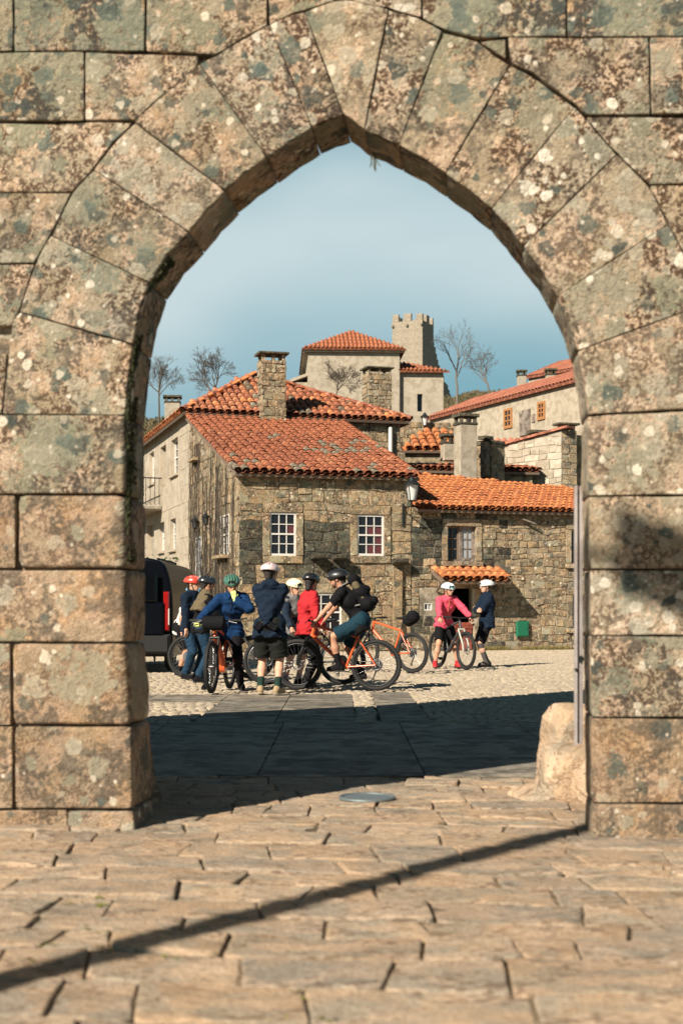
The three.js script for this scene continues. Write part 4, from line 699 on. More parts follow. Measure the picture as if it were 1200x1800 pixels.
{ // keep
  const D = 200, t = thing('castle_tower', 'square battlemented castle tower on the hilltop', 'tower', on(742, 700, D).setY(26).toArray(), -.42), y = (py) => EYE + (1069 - py) / FOCAL * D - 26, top = y(562), W = 4.75;
  const keepStone = [softMat(.34, .29, .225), softMat(.36, .305, .235), softMat(.32, .275, .21)];  // one stone in slight tints for every face of the tower
  mesh('shaft', box(W, top, W, -W / 2, top / 2, -W / 2), keepStone[0], t);
  reseed(31);
  for (const face of ['front', 'right', 'back', 'left']) for (const [k, s] of [-W + .5, -W / 2, -.5].entries()) {
    if ((face === 'right' || face === 'left') && k !== 1) continue; const h = 1.05 + R(-.12, .15), w = k === 1 ? 1.2 : 1.0;
    const p = { front: [s, -.25], right: [-.25, s], back: [s, -W + .25], left: [-W + .25, s] }[face], fb = face === 'front' || face === 'back'; mesh('merlon', chamferBox(fb ? w : .5, h, fb ? .5 : w, .05), pick(keepStone), t, [p[0], top + h / 2 - .02, p[1]]);
  }
  for (const x of [-W + .1, -W * .5, -.1]) mesh('corbel', box(.3, .3, .35, x, top - .6, .15), keepStone[2], t);
  // broken curtain wall falling away behind, in line with the shaded face
  let h = top * .86; for (let k = 0; k < 16; k++) { const d = R(.5, .8); mesh('ruined_wall', chamferBox(1.2, Math.max(h, .5), .8, .08), pick(keepStone), t, [-.7 + R(-.05, .05), Math.max(h, .5) / 2, -W - .2 - k * .62]); h -= R(.1, .95); }
}
// houses of the upper street ---------------------------------------------------
function gableHouse(name, label, px0, px1, d, yaw, eaveY, { depth = 3, rise = .9, baseDrop = 4, wall = plasterGrey, mats = CLAY.dusky, seed = 1, pitch = .3, course = .6, over = .2, stones = null, extra = null, roofPoly = null, cap = 300, ribs = false }) {
  const P = plane(on(px0, 800, d).x, d, yaw), W = P.survey(px1, 800)[0], E = P.survey(px0, eaveY)[1], base = E - baseDrop, t = thing(name, label, 'house', P.o.clone().setY(base).toArray(), yaw);
  const h = E - base; mesh('wall', box(W, h, depth * 2, W / 2, h / 2, -depth - (stones ? .07 : 0)), wall, t);
  if (stones) masonry(t, [[0, 0], [W, 0], [W, h - .05], [0, h - .05]], stones.holes ?? [], { h: [.2, .42], w: [.3, .8], ...stones, z: -.02 });
  const len = Math.hypot(depth + over, rise), up = [0, rise / len, -(depth + over) / len], A = W + 2 * over;
  if (ribs) ribbedRoof(t, [-over, h, over], [1, 0, 0], up, [[0, 0], [A, 0], [A, len], [0, len]], { pitch, mats, seed }); else tiledRoof(t, [-over, h, over], [1, 0, 0], up, A, len, roofPoly ? inPoly(roofPoly(A, len)) : () => true, { pitch, course, r: pitch * .47, mats, seed, cap, outline: roofPoly ? roofPoly(A, len) : [[0, 0], [A, 0], [A, len], [0, len]] });
  if (!roofPoly) { const back = new THREE.BoxGeometry(A, .08, len); back.rotateX(Math.atan2(rise, depth + over)); mesh('roof_back', back, mats[0], t, [A / 2 - over, h + rise / 2 - .02, -depth - (depth + over) / 2]); for (const x of [.0, W]) { const s = new THREE.Shape(); s.moveTo(0, 0); s.lineTo(-depth * 2, 0); s.lineTo(-depth, rise * .9); s.closePath(); const g = new THREE.ExtrudeGeometry(s, { depth: .2, bevelEnabled: false }); g.rotateY(-Math.PI / 2); g.scale(1, 1, 1); g.translate(x ? x : .2, h, 0); mesh('gable', g, wall, t); } }
  if (extra) extra(t, P, base, W, h);
  return t;
}
{
  const yaw = -65 * Math.PI / 180;
  gableHouse('long_house', 'long pale stone house with orange framed windows up the slope', 755, 1075, 66, yaw, 737, { depth: 2.6, rise: 1.15, baseDrop: 4.2, wall: softMat(.44, .38, .295), mats: CLAY.dusky, seed: 41, pitch: .26, ribs: true, extra(t, P, base, W, h) {
    for (const q of [[886, 718, 900, 753], [945, 706, 958, 738]]) { const r = rectOn(P, ...q); windowUnit(t, r[0], r[1], r[2] - base, r[3] - base, { nx: 2, ny: 3, frame: orangeWood, z: .03, fw: .1, bw: .05, paneMat: () => glass, meet: false }); }
    const r = rectOn(P, 914, 721, 932, 765); mesh('blocked_door', box(r[1] - r[0], r[3] - r[2], .08, (r[0] + r[1]) / 2, (r[2] + r[3]) / 2 - base, .03), greyWood, t);
    const s = rectOn(P, 935, 728, 940, 742); mesh('meter_niche', box(s[1] - s[0], s[3] - s[2], .06, (s[0] + s[1]) / 2, (s[2] + s[3]) / 2 - base, .02), greyWood, t);
  } });
}
gableHouse('upper_house', 'far house with pinkish tiled roof topping the street', 928, 1090, 82, -.9, 664, { depth: 3, rise: 1.3, baseDrop: 3, wall: paleStone, mats: CLAY.dusky, seed: 43, pitch: .28, ribs: true });
gableHouse('mid_house', 'house with an orange roof half hidden behind the low house', 712, 800, 50, .05, 792, { depth: 2.4, rise: 1.0, baseDrop: 4, wall: mortar, mats: CLAY.newer, seed: 45, cap: 200, roofPoly: (A, l) => [[0, 0], [A, 0], [A, l], [A * .55, l]] });
gableHouse('mid_house', 'house with a dusky red roof between the shed and the white gable', 876, 950, 51, .02, 812, { depth: 2.4, rise: 1.05, baseDrop: 4, wall: mortar, mats: CLAY.dusky, seed: 47, cap: 200, pitch: .26 });
gableHouse('back_house', 'narrow tiled roof edge behind the low house', 708, 935, 46.5, .16, 826, { depth: 1.2, rise: .28, baseDrop: 4, wall: mortar, mats: CLAY.old, seed: 49, cap: 200, pitch: .25 });
{ // white gable house on the right
  const D = 47, P = plane(on(986, 800, D).x, D, .3), t = thing('white_house', 'whitewashed gable house with rubble front beside the arch', 'house', P.o.clone().setY(2).toArray(), .3), y = (py, z = 0) => EYE + (1069 - py) / FOCAL * (D - z) - 2;
  const W = P.survey(1014, 800)[0], top = y(756); const front = paleStone;
  mesh('front_wall', box(W, top, .4, W / 2, top / 2, -.25), front, t);
  masonry(t, [[0, 0], [W, 0], [W, top], [0, top]], [], { h: [.2, .34], w: [.22, .5], seed: 51, mats: MAT.housePale, cap: 200, z: -.03, depth: .06 });
  // gable wall facing the sun
  const s = new THREE.Shape(); s.moveTo(0, 0); s.lineTo(-3.4, 0); s.lineTo(-3.4, y(802, -3.4)); s.lineTo(0, top); s.closePath(); const g = new THREE.ExtrudeGeometry(s, { depth: .35, bevelEnabled: false }); const gw = new THREE.Group(); gw.name = 'gable_wall'; gw.rotation.y = -.98; t.add(gw); g.translate(0, 0, -.38);
  mesh('backing', g, plaster, gw); masonry(gw, [[-3.4, 0], [0, 0], [0, top - .03], [-3.4, y(802, -3.4) - .03]], [], { h: [.18, .32], w: [.25, .6], seed: 53, mats: [softMat(.52, .46, .37), paleStone], cap: 200, z: 0, depth: .04, bevel: .012, rough: .01 });
  const cop = box(4.0, .08, .5); cop.rotateZ(Math.atan2(top - y(802, -3.4), 3.4)); mesh('coping', cop, CLAY.dusky[1], gw, [-1.7, (top + y(802, -3.4)) / 2 + .06, -.15]);
  mesh('shaded_pier', box(.5, top - .1, .8, W + .36, (top - .1) / 2, -.75), MAT.house[0], t);
  for (const x of [.08, W * .5, W - .06]) mesh('cap_pier', box(.1, .2, .2, x, top + .1, -.25), plasterGrey, t); mesh('cap_slab', chamferBox(W + .2, .07, .55, .012), MAT.houseDark[1], t, [W / 2, top + .235, -.25]);
}
// free chimneys of the roofs behind -----------------------------------------------
function chimney(label, px0, px1, pyTop, pyBase, d, yaw, { mat = plasterGrey, stoneMats = null, cap = true, dp = null, seed = 1, name = 'chimney' } = {}) {
  const p = on((px0 + px1) / 2, pyBase, d), w = (px1 - px0) / FOCAL * d * .92, h = (pyBase - pyTop) / FOCAL * d, t = thing(name, label, 'chimney', p.toArray(), yaw);
  if (stoneMats) { rubbleChimney(t, [0, -.4, 0], w, dp ?? w * .8, h + .1, { mats: stoneMats, seed, name: 'stack' }); return t; }
  mesh('stack', chamferBox(w, h, dp ?? w * .85, .02), mat, t, [0, h / 2 - .2, 0]);
  if (cap) { const z = (dp ?? w * .85); for (const [a, b] of [[-1, -1], [1, -1], [-1, 1], [1, 1], [0, 1]]) mesh('cap_pier', box(w * .16, .2, w * .16, a * w * .4, h - .1, b * z * .4), MAT.houseDark[1], t); mesh('cap_slab', chamferBox(w * 1.22, .11, z * 1.22, .02), MAT.houseDark[1], t, [0, h + .05, 0]); mesh('cap_lip', chamferBox(w * 1.1, .08, z * 1.1, .02), MAT.houseDark[2], t, [0, h - .22, 0]); }
  return t;
}
chimney('tall rendered chimney with a dark cap behind the low house roof', 800, 835, 734, 838, 44.5, .35, { mat: paleStone });
chimney('broad rubble chimney standing before the church wall', 638, 686, 646, 745, 58, .3, { stoneMats: [...MAT.housePale, MAT.house[1]], seed: 91 });
chimney('stubby chimney with a slab cap above the orange roof', 775, 800, 768, 800, 47, .3, { mat: paleStone });
chimney('small rendered chimney with dark cap left of the white gable', 930, 956, 762, 795, 49, .3, { mat: paleStone });
chimney('pale pair of stacked chimneys on the far roof', 908, 924, 654, 690, 78, .1, { mat: paleStone });
chimney('small far chimney on the long house ridge', 958, 976, 652, 678, 72, .1, { mat: paleStone });
chimney('low pale chimney stub far left behind the tall house', 289, 318, 700, 735, 66, .1, { mat: paleStone });
{ // dark shed-like stack in shade
  const D = 46, p = on(862, 832, D), t = thing('ruined_stack', 'dark ruined stone stack beside the tall rendered chimney', 'chimney', p.toArray(), .75), w = 34 / FOCAL * D, h = 66 / FOCAL * D; mesh('core', box(w, h, w, 0, h / 2 - .3, 0), MAT.house[2], t); mesh('side_pier', chamferBox(.2, h * .9, .3, .03), MAT.housePale[2], t, [-w * .62, h * .35, .1]); mesh('top_stones', merge([chamferBox(w * 1.1, .14, w * 1.1, .04).translate(0, h - .26, 0), chamferBox(.4, .12, .4, .03).translate(-w * .4, h - .1, 0)]), MAT.houseDark[1], t);
}
{ // terrace wall with a lantern post
  const D = 53, P = plane(on(696, 800, D).x, D, .08), W = P.survey(800, 800)[0], t = thing('terrace_wall', 'mossy rubble terrace wall below the church', 'wall', P.o.clone().setY(3).toArray(), .08); t.userData.kind = 'thing'; const h = P.survey(740, 742)[1] - 3; mesh('core', box(W, h, .6, W / 2, h / 2, -.36), mortar, t); masonry(t, [[0, h - 2.6], [W, h - 2.6], [W, h], [0, h]], [], { h: [.2, .4], w: [.3, .7], seed: 57, cap: 120, z: 0 });
  const q = P.survey(745, 745); const l = lantern('post_lantern', 'small white lantern standing on the terrace wall', P.o.clone().addScaledVector(P.t, q[0]).setY(q[1] - .35).addScaledVector(P.n, .02).toArray(), .08, [0, .2], .75);
}
// ---------------------------------------------------------------- bare winter trees
function bareTree(label, px, pyBase, d, height, spread, seed, tone, dense = 3) {
  reseed(seed); const p = on(px, pyBase, d), foot = hillY(p.x, d) - .2 - p.y, t = thing('bare_tree', label, 'tree', [p.x, p.y + Math.min(foot, -.5), p.z], 0, 'bare trees on the hill'), limbs = [], twigs = [];
  const grow = (a, dir, len, r, lvl) => {
    const n = lvl === 0 ? 3 : 2; let q = a.clone(), v = dir.clone();
    for (let k = 0; k < n; k++) { const e = q.clone().addScaledVector(v, len / n); (lvl < 3 ? limbs : twigs).push(bar(q.toArray(), e.toArray(), r * (1 - k / n * .25), lvl < 2 ? 7 : lvl < 4 ? 4 : 3, r * (1 - (k + 1) / n * .25))); q = e; v.add(new THREE.Vector3(R(-.2, .2), R(-.02, .14), R(-.2, .2))).normalize(); }
    if (lvl >= 6) return;
    const kids = lvl === 0 ? 3 + dense : lvl < 5 ? (rnd() < .5 ? dense : 3) : 2;
    for (let k = 0; k < kids; k++) { const az = R(0, 6.28), tilt = R(.3, .75) * spread * (k === 0 && lvl < 2 ? .4 : 1), nd = v.clone().applyAxisAngle(new THREE.Vector3(Math.cos(az), 0, Math.sin(az)), tilt).normalize(); grow(lvl === 0 ? a.clone().lerp(q, R(.6, 1)) : a.clone().lerp(q, k === 0 ? 1 : R(.45, 1)), nd, len * R(.62, .82), Math.max(r * R(.48, .62), .007), lvl + 1); }
  };
  const lift = -Math.min(foot, -.5); limbs.push(bar([0, 0, 0], [0, lift, 0], height * .021, 8, height * .017));
  grow(new THREE.Vector3(0, lift, 0), new THREE.Vector3(R(-.05, .05), 1, 0).normalize(), height * .3, height * .017, 0);
  mesh('trunk', merge(limbs), std(lin(...tone), .95), t); mesh('crown', merge(twigs), std(lin(...tone.map((x) => x * .9)), .95), t);
}
bareTree('spreading bare tree with dense fine twigs behind the tall house', 378, 716, 74, 3.7, 1.2, 3, [.10, .075, .055]);
bareTree('thin bare tree beside the left gate jamb', 280, 716, 80, 3.2, 1.1, 4, [.11, .085, .06]);
bareTree('tall pale bare tree right of the castle tower', 803, 690, 95, 5.0, .95, 5, [.17, .14, .11], 2);
bareTree('slender pale bare tree on the skyline scrub', 859, 695, 100, 4.1, 1.0, 8, [.15, .125, .10], 2);
bareTree('small leafless shrub against the church wall', 590, 705, 70, 2.4, 1.2, 12, [.13, .10, .075]);
// ---------------------------------------------------------------- figures: distance fields meshed with surface nets
const V = (x, y, z) => new THREE.Vector3(x, y, z);
// a primitive: tapered capsule a-b with radii; flat: cut square at b; sub: carve; k: blend; sq: flatten across an axis
function fieldMesh(prims, cell, { bump = null, pad = .05 } = {}) {
  let lo = V(1e9, 1e9, 1e9), hi = V(-1e9, -1e9, -1e9);
  for (const p of prims) if (!p.sub && !p.plane) { const r = Math.max(p.ra, p.rb) + .01; for (const q of [p.a, p.b]) { lo.min(V(q.x - r, q.y - r, q.z - r)); hi.max(V(q.x + r, q.y + r, q.z + r)); } }
  lo.subScalar(cell * 2.5); hi.addScalar(cell * 2.5);
  const nx = Math.ceil((hi.x - lo.x) / cell) + 1, ny = Math.ceil((hi.y - lo.y) / cell) + 1, nz = Math.ceil((hi.z - lo.z) / cell) + 1, F = new Float32Array(nx * ny * nz).fill(.5);
  const dist = (p, x, y, z) => {
    let px = x - p.a.x, py = y - p.a.y, pz = z - p.a.z;
    if (p.m) { const q = V(px, py, pz).applyMatrix3(p.m); px = q.x; py = q.y; pz = q.z; }
    const t0 = p.L2 > 1e-9 ? (px * p.dx + py * p.dy + pz * p.dz) / p.L2 : 0, t = t0 < 0 ? 0 : t0 > 1 ? 1 : t0, ex = px - p.dx * t, ey = py - p.dy * t, ez = pz - p.dz * t;
    let d = Math.sqrt(ex * ex + ey * ey + ez * ez) - (p.ra + (p.rb - p.ra) * t);
    if (p.flat) { const e = (t0 - 1) * Math.sqrt(p.L2); if (e > d) d = e; }
    if (p.flat0) { const e = -t0 * Math.sqrt(p.L2); if (e > d) d = e; }
    return p.m ? d * p.scale : d;
  };
  for (const p of prims) {
    if (p.plane) { for (let k = 0, i = 0; k < nz; k++) for (let j = 0; j < ny; j++) for (let q = 0; q < nx; q++, i++) { const e = p.n.x * (lo.x + q * cell) + p.n.y * (lo.y + j * cell) + p.n.z * (lo.z + k * cell) - p.w; if (e > F[i]) F[i] = e; } continue; }
    if (p.s) { p.m = new THREE.Matrix3().set(1 / p.s[0], 0, 0, 0, 1 / p.s[1], 0, 0, 0, 1 / p.s[2]); p.scale = Math.min(...p.s); if (p.rot) { const r = new THREE.Matrix3().setFromMatrix4(new THREE.Matrix4().makeRotationFromQuaternion(p.rot.clone().invert())); p.m.multiply(r); } }
    const D = p.b.clone().sub(p.a); if (p.m) D.applyMatrix3(p.m); p.dx = D.x; p.dy = D.y; p.dz = D.z; p.L2 = D.lengthSq();
    const k = p.k ?? .03, mg = Math.max(p.ra, p.rb) * (p.s ? Math.max(...p.s) : 1) + k + .04, i0 = Math.max(0, Math.floor((Math.min(p.a.x, p.b.x) - mg - lo.x) / cell)), i1 = Math.min(nx - 1, Math.ceil((Math.max(p.a.x, p.b.x) + mg - lo.x) / cell)), j0 = Math.max(0, Math.floor((Math.min(p.a.y, p.b.y) - mg - lo.y) / cell)), j1 = Math.min(ny - 1, Math.ceil((Math.max(p.a.y, p.b.y) + mg - lo.y) / cell)), k0 = Math.max(0, Math.floor((Math.min(p.a.z, p.b.z) - mg - lo.z) / cell)), k1 = Math.min(nz - 1, Math.ceil((Math.max(p.a.z, p.b.z) + mg - lo.z) / cell));
    for (let c = k0; c <= k1; c++) for (let j = j0; j <= j1; j++) for (let i = i0; i <= i1; i++) {
      const at = (c * ny + j) * nx + i, d = dist(p, lo.x + i * cell, lo.y + j * cell, lo.z + c * cell), f = F[at];
      if (p.sub) { const e = -d; F[at] = e > f ? e : f; } else { const h = Math.max(k - Math.abs(d - f), 0) / k; F[at] = Math.min(d, f) - h * h * k * .25; }
    }
  }
  if (bump) for (let c = 0, i = 0; c < nz; c++) for (let j = 0; j < ny; j++) for (let q = 0; q < nx; q++, i++) if (F[i] < .04 && F[i] > -.04) F[i] += bump(lo.x + q * cell, lo.y + j * cell, lo.z + c * cell);
  const vid = new Int32Array(nx * ny * nz).fill(-1), pos = [], idx = [], at = (i, j, c) => (c * ny + j) * nx + i, E = [[0, 1], [2, 3], [4, 5], [6, 7], [0, 2], [1, 3], [4, 6], [5, 7], [0, 4], [1, 5], [2, 6], [3, 7]];
  for (let c = 0; c < nz - 1; c++) for (let j = 0; j < ny - 1; j++) for (let i = 0; i < nx - 1; i++) {
    const f = [F[at(i, j, c)], F[at(i + 1, j, c)], F[at(i, j + 1, c)], F[at(i + 1, j + 1, c)], F[at(i, j, c + 1)], F[at(i + 1, j, c + 1)], F[at(i, j + 1, c + 1)], F[at(i + 1, j + 1, c + 1)]];
    let n = 0, x = 0, y = 0, z = 0;
    for (const [a, b] of E) if ((f[a] < 0) !== (f[b] < 0)) { const t = f[a] / (f[a] - f[b]); n++; x += (a & 1) + ((b & 1) - (a & 1)) * t; y += ((a >> 1) & 1) + (((b >> 1) & 1) - ((a >> 1) & 1)) * t; z += (a >> 2) + ((b >> 2) - (a >> 2)) * t; }
    if (n) { vid[at(i, j, c)] = pos.length / 3; pos.push(lo.x + (i + x / n) * cell, lo.y + (j + y / n) * cell, lo.z + (c + z / n) * cell); }
  }
  const quad = (a, b, c, d, flip) => { if (a < 0 || b < 0 || c < 0 || d < 0) return; flip ? idx.push(a, c, b, a, d, c) : idx.push(a, b, c, a, c, d); };
  for (let c = 1; c < nz - 1; c++) for (let j = 1; j < ny - 1; j++) for (let i = 1; i < nx - 1; i++) {
    const f = F[at(i, j, c)] < 0;
    if (f !== F[at(i + 1, j, c)] < 0) quad(vid[at(i, j - 1, c - 1)], vid[at(i, j, c - 1)], vid[at(i, j, c)], vid[at(i, j - 1, c)], !f);
    if (f !== F[at(i, j + 1, c)] < 0) quad(vid[at(i - 1, j, c - 1)], vid[at(i - 1, j, c)], vid[at(i, j, c)], vid[at(i, j, c - 1)], !f);
    if (f !== F[at(i, j, c + 1)] < 0) quad(vid[at(i - 1, j - 1, c)], vid[at(i, j - 1, c)], vid[at(i, j, c)], vid[at(i - 1, j, c)], !f);
  }
  const g = new THREE.BufferGeometry(); g.setAttribute('position', new THREE.Float32BufferAttribute(pos, 3)); g.setAttribute('uv', new THREE.Float32BufferAttribute(new Float32Array(pos.length / 3 * 2), 2)); g.setIndex(idx); g.computeVertexNormals(); return g;
}
const cone = (a, b, ra, rb, o = {}) => ({ a, b, ra, rb, ...o });
const ball = (a, r, s, o = {}) => ({ a, b: a.clone(), ra: r, rb: r, s, ...o });
function ik(a, c, l1, l2, pole) {   // the middle joint of a two-bone limb
  const D = c.clone().sub(a), L = Math.min(D.length(), (l1 + l2) * .999), n = D.normalize(), x = (l1 * l1 - l2 * l2 + L * L) / (2 * L), h = Math.sqrt(Math.max(0, l1 * l1 - x * x)), p = pole.clone().addScaledVector(n, -pole.dot(n)).normalize();
  return [a.clone().addScaledVector(n, x).addScaledVector(p, h), a.clone().addScaledVector(n, L)];
}
const skin = [lin(.52, .27, .17), lin(.58, .32, .215), lin(.47, .24, .15)].map((c) => std(c, .6));
const cloth = (r, g, b, rough = .85) => { const m = new THREE.MeshPhysicalMaterial({ color: lin(r, g, b), roughness: rough, side: THREE.DoubleSide, specularIntensity: .35 }); return m; };
const blackPlastic = std(lin(.012, .012, .013), .45), rubber = std(lin(.014, .014, .014), .8), strapMat = std(lin(.012, .012, .012), .7), eyeMat = std(lin(.02, .015, .012), .3), lipMat = std(lin(.40, .14, .11), .6);
const folds = (s, amp = .006) => (x, y, z) => { const a = noise3(x * 7 + s, y * 13 + x * 5, z * 7, s), r = 1 - Math.abs(2 * noise3(x * 10 + y * 4, y * 17 - z * 6 + s, z * 10, s + 9) - 1); return -amp * (a - .5) * 2.2 - amp * 1.3 * (r * r - .45) + amp * .5 * (noise3(x * 30, y * 38 + s, z * 30, s + 5) - .5); };
// hand with palm, four unequal fingers and a thumb; dir: along the hand, nrm: out of the back of the hand, side: +1 when the thumb lies towards dir x nrm
function handPrims(w, dir, nrm, side, curl, s = 1) {
  const d = dir.clone().normalize(), n = nrm.clone().addScaledVector(d, -nrm.dot(d)).normalize(), x = d.clone().cross(n).multiplyScalar(side), out = [];
  const P = (a, b, c) => w.clone().addScaledVector(d, a * s).addScaledVector(x, b * s).addScaledVector(n, c * s);
  out.push(cone(P(-.03, 0, 0), P(.02, 0, 0), .024 * s, .026 * s)); for (const b of [-.026, 0, .026]) out.push(cone(P(.02, b * .7, 0), P(.085, b, 0), .017 * s, .015 * s, { k: .015 }));
  [[.032, .062], [.011, .070], [-.011, .066], [-.031, .052]].forEach(([b, len], i) => { let p = P(.085, b, 0), a = curl * (.75 + .08 * i); for (let k = 0; k < 3; k++) { const L = len * [.46, .32, .24][k] * s, q = p.clone().addScaledVector(d, Math.cos(a) * L).addScaledVector(n, -Math.sin(a) * L); out.push(cone(p, q, (.0098 - k * .0008) * s, (.0092 - k * .0008) * s, { k: .004 })); p = q; a += curl * .95; } });
  const t0 = P(.025, .03, -.004), t1 = P(.055, .058, -.012 - curl * .012), t2 = P(.085, .060 - curl * .02, -.018 - curl * .02); out.push(cone(t0, t1, .014 * s, .011 * s, { k: .012 }), cone(t1, t2, .0105 * s, .0085 * s, { k: .004 }));
  return out;
}
function helmetParts(parent, head, q, color, { shell2 = null, visor = false, vents = true, strap = true } = {}) {
  const W = (x, y, z) => V(x, y, z).applyQuaternion(q).add(head), g = new THREE.Group(); g.name = 'helmet'; parent.add(g);
  const prims = [ball(W(0, .045, -.012), .1, [1.16, 1.02, 1.5], { rot: q }), ball(W(0, .04, -.06), .1, [1.1, .9, 1.1], { rot: q, k: .03 }), { ...ball(W(0, .005, -.012), .1, [.98, 1.05, 1.28], { rot: q }), sub: true }];
  if (visor) prims.splice(2, 0, cone(W(-.05, .055, .13), W(.05, .055, .13), .012, .012, { k: .03 }), cone(W(-.04, .05, .175), W(.04, .05, .175), .008, .008, { k: .03 }));
  const n = V(0, -1, -.12).applyQuaternion(q).normalize(); prims.push({ plane: true, n, w: n.dot(W(0, .018, 0)) });
  if (vents) for (const x of [-.074, -.038, 0, .038, .074]) for (const [z0, z1] of [[.03, .115], [-.045, .01], [-.13, -.065]]) { const h = (z) => .045 + .104 * Math.sqrt(Math.max(0, 1 - x * x / .0137 - (z + .02) * (z + .02) / .024)), k = Math.abs(x) < .05 ? 1 : .8; prims.push({ ...cone(W(x * 1.02, h(z0), z0 * k), W(x * .9, h(z1), z1 * k), .0105, .0115), sub: true }); }
  mesh('shell', fieldMesh(prims, .0068), color, g);
  mesh('liner', fieldMesh([ball(W(0, .03, -.015), .1, [.95, .93, 1.24], { rot: q }), { plane: true, n, w: n.dot(W(0, .026, 0)) }], .014), shell2 ?? strapMat, g);
  if (strap) for (const s of [-1, 1]) mesh('strap', tube([W(s * .083, .03, .03), W(s * .082, -.03, .025), W(s * .062, -.09, .035), W(s * .005, -.127, .055)].map((p) => p.toArray()), .005, 10, 5), strapMat, g);
}
let personSeed = 0;
// pose: pelvis, lean (forward), bend (sideways), twist; hands and feet are targets in the person's own axes (z forward, +x his left)
function person(label, pos, turn, o) {
  const t = thing('person', label, 'person', pos, turn, o.group), s = o.scale ?? 1, sd = ++personSeed, sk = skin[sd % 3];
  const pel = V(...(o.pelvis ?? [0, .92, 0])), lean = o.lean ?? .04, bend = o.bend ?? 0, tw = o.twist ?? 0;
  const up = V(Math.sin(bend), Math.cos(lean) * Math.cos(bend), Math.sin(lean)).normalize(), rt = V(Math.cos(tw), 0, -Math.sin(tw)), fw = rt.clone().cross(up).normalize(), lean2 = lean + (o.hunch ?? .06), up2 = V(Math.sin(bend), Math.cos(lean2), Math.sin(lean2)).normalize();
  const chest = pel.clone().addScaledVector(up, .33), neck = chest.clone().addScaledVector(up2, .20), hq = new THREE.Quaternion().setFromEuler(new THREE.Euler(o.nod ?? 0, o.look ?? 0, o.tilt ?? 0, 'YXZ')), head = neck.clone().addScaledVector(V(Math.sin(o.look ?? 0) * .03, .95, (lean2 * .35 + .12)).normalize(), .165);
  const sh = [1, -1].map((k) => neck.clone().addScaledVector(up2, -.055).addScaledVector(rt, k * .168)), hp = [1, -1].map((k) => pel.clone().addScaledVector(rt, k * .09).add(V(0, -.03, 0)));
  const handT = (o.hands ?? [[.24, .80, .06], [-.24, .80, .06]]).map((p) => V(...p)), elbowPole = (o.elbows ?? [[.6, 0, -1], [-.6, 0, -1]]).map((p) => V(...p)), footT = (o.feet ?? [[.1, .09, 0], [-.1, .09, 0]]).map((p) => V(...p)), kneePole = (o.knees ?? [[.1, 0, 1], [-.1, 0, 1]]).map((p) => V(...p)), toe = o.toes ?? [.15, -.15];
  const arm = [0, 1].map((i) => ik(sh[i], handT[i], .285, .255, elbowPole[i])), leg = [0, 1].map((i) => ik(hp[i], footT[i], .44, .42, kneePole[i]));
  // body: one continuous skin
  const B = [];
  B.push(cone(pel.clone().addScaledVector(rt, -.06), pel.clone().addScaledVector(rt, .06), .105, .105), cone(pel, chest, .10, .105, { k: .06 }), cone(chest.clone().addScaledVector(rt, -.06), chest.clone().addScaledVector(rt, .06), .105, .105, { k: .06 }), cone(chest, neck.clone().addScaledVector(up2, -.05), .11, .075, { k: .06 }), cone(sh[0], sh[1], .055, .055, { k: .06 }), cone(neck.clone().addScaledVector(up2, -.04), head.clone().addScaledVector(up2, -.04), .054, .05, { k: .03 }));
  for (let i = 0; i < 2; i++) {
    const [el, wr] = arm[i], [kn, an] = leg[i]; B.push(cone(sh[i], el, .048, .037), cone(el, wr, .039, .025), cone(hp[i], kn, .08, .053), cone(kn, an.clone().lerp(kn, .62), .05, .055), cone(an.clone().lerp(kn, .62), an, .055, .036));
    const td = V(Math.sin(toe[i]), 0, Math.cos(toe[i])); B.push(cone(an.clone().add(V(0, -.03, 0)), an.clone().addScaledVector(td, .13).add(V(0, -.045, 0)), .032, .028));
  }
  const hd = (x, y, z) => V(x, y, z).applyQuaternion(hq).add(head);
  const headP = [ball(hd(0, .035, -.012), .1, [.80, .93, .98], { rot: hq }), ball(hd(0, -.03, .018), .1, [.62, .82, .72], { rot: hq, k: .03 }), cone(hd(0, -.092, .062), hd(0, -.088, .066), .026, .026, { k: .03 }), cone(hd(0, .012, .092), hd(0, -.028, .112), .008, .014, { k: .016 }), cone(hd(-.03, .02, .083), hd(.03, .02, .083), .011, .011, { k: .012 }), cone(hd(-.018, -.062, .086), hd(.018, -.062, .086), .009, .009, { k: .012 }), { ...ball(hd(.031, .002, .098), .014, [1, .7, .8], { rot: hq }), sub: true }, { ...ball(hd(-.031, .002, .098), .014, [1, .7, .8], { rot: hq }), sub: true }, cone(neck.clone().addScaledVector(up2, -.02), head.clone().addScaledVector(up2, -.05), .054, .052, { k: .03 })];
  for (const k of [-1, 1]) headP.push(ball(hd(k * .079, -.005, -.005), .03, [.35, 1, .62], { rot: hq, k: .008 }));
  const geos = [fieldMesh(B, .016), fieldMesh(headP, .0075)], gl = [];
  for (let i = 0; i < 2; i++) {
    const wr = arm[i][1], dir = o.handDir?.[i] ? V(...o.handDir[i]) : wr.clone().sub(arm[i][0]), nrm = o.palmUp?.[i] ? V(...o.palmUp[i]) : V(0, 1, .2), P = handPrims(wr, dir, nrm, (i ? -1 : 1) * (o.thumb?.[i] ?? 1), o.curl?.[i] ?? .35, .98);
    (o.gloves ? gl : geos).push(fieldMesh(P, .0058));
  }
  mesh('body', merge(geos), sk, t);
  if (gl.length) gl.forEach((g) => mesh('glove', g, o.gloves, t));
  for (const k of [-1, 1]) mesh('eye', new THREE.SphereGeometry(.009, 8, 6), eyeMat, t, hd(k * .031, .003, .083).toArray());
  mesh('mouth', tube([hd(-.022, -.06, .092), hd(0, -.061, .099), hd(.022, -.06, .092)].map((p) => p.toArray()), .0045, 8, 5), lipMat, t);
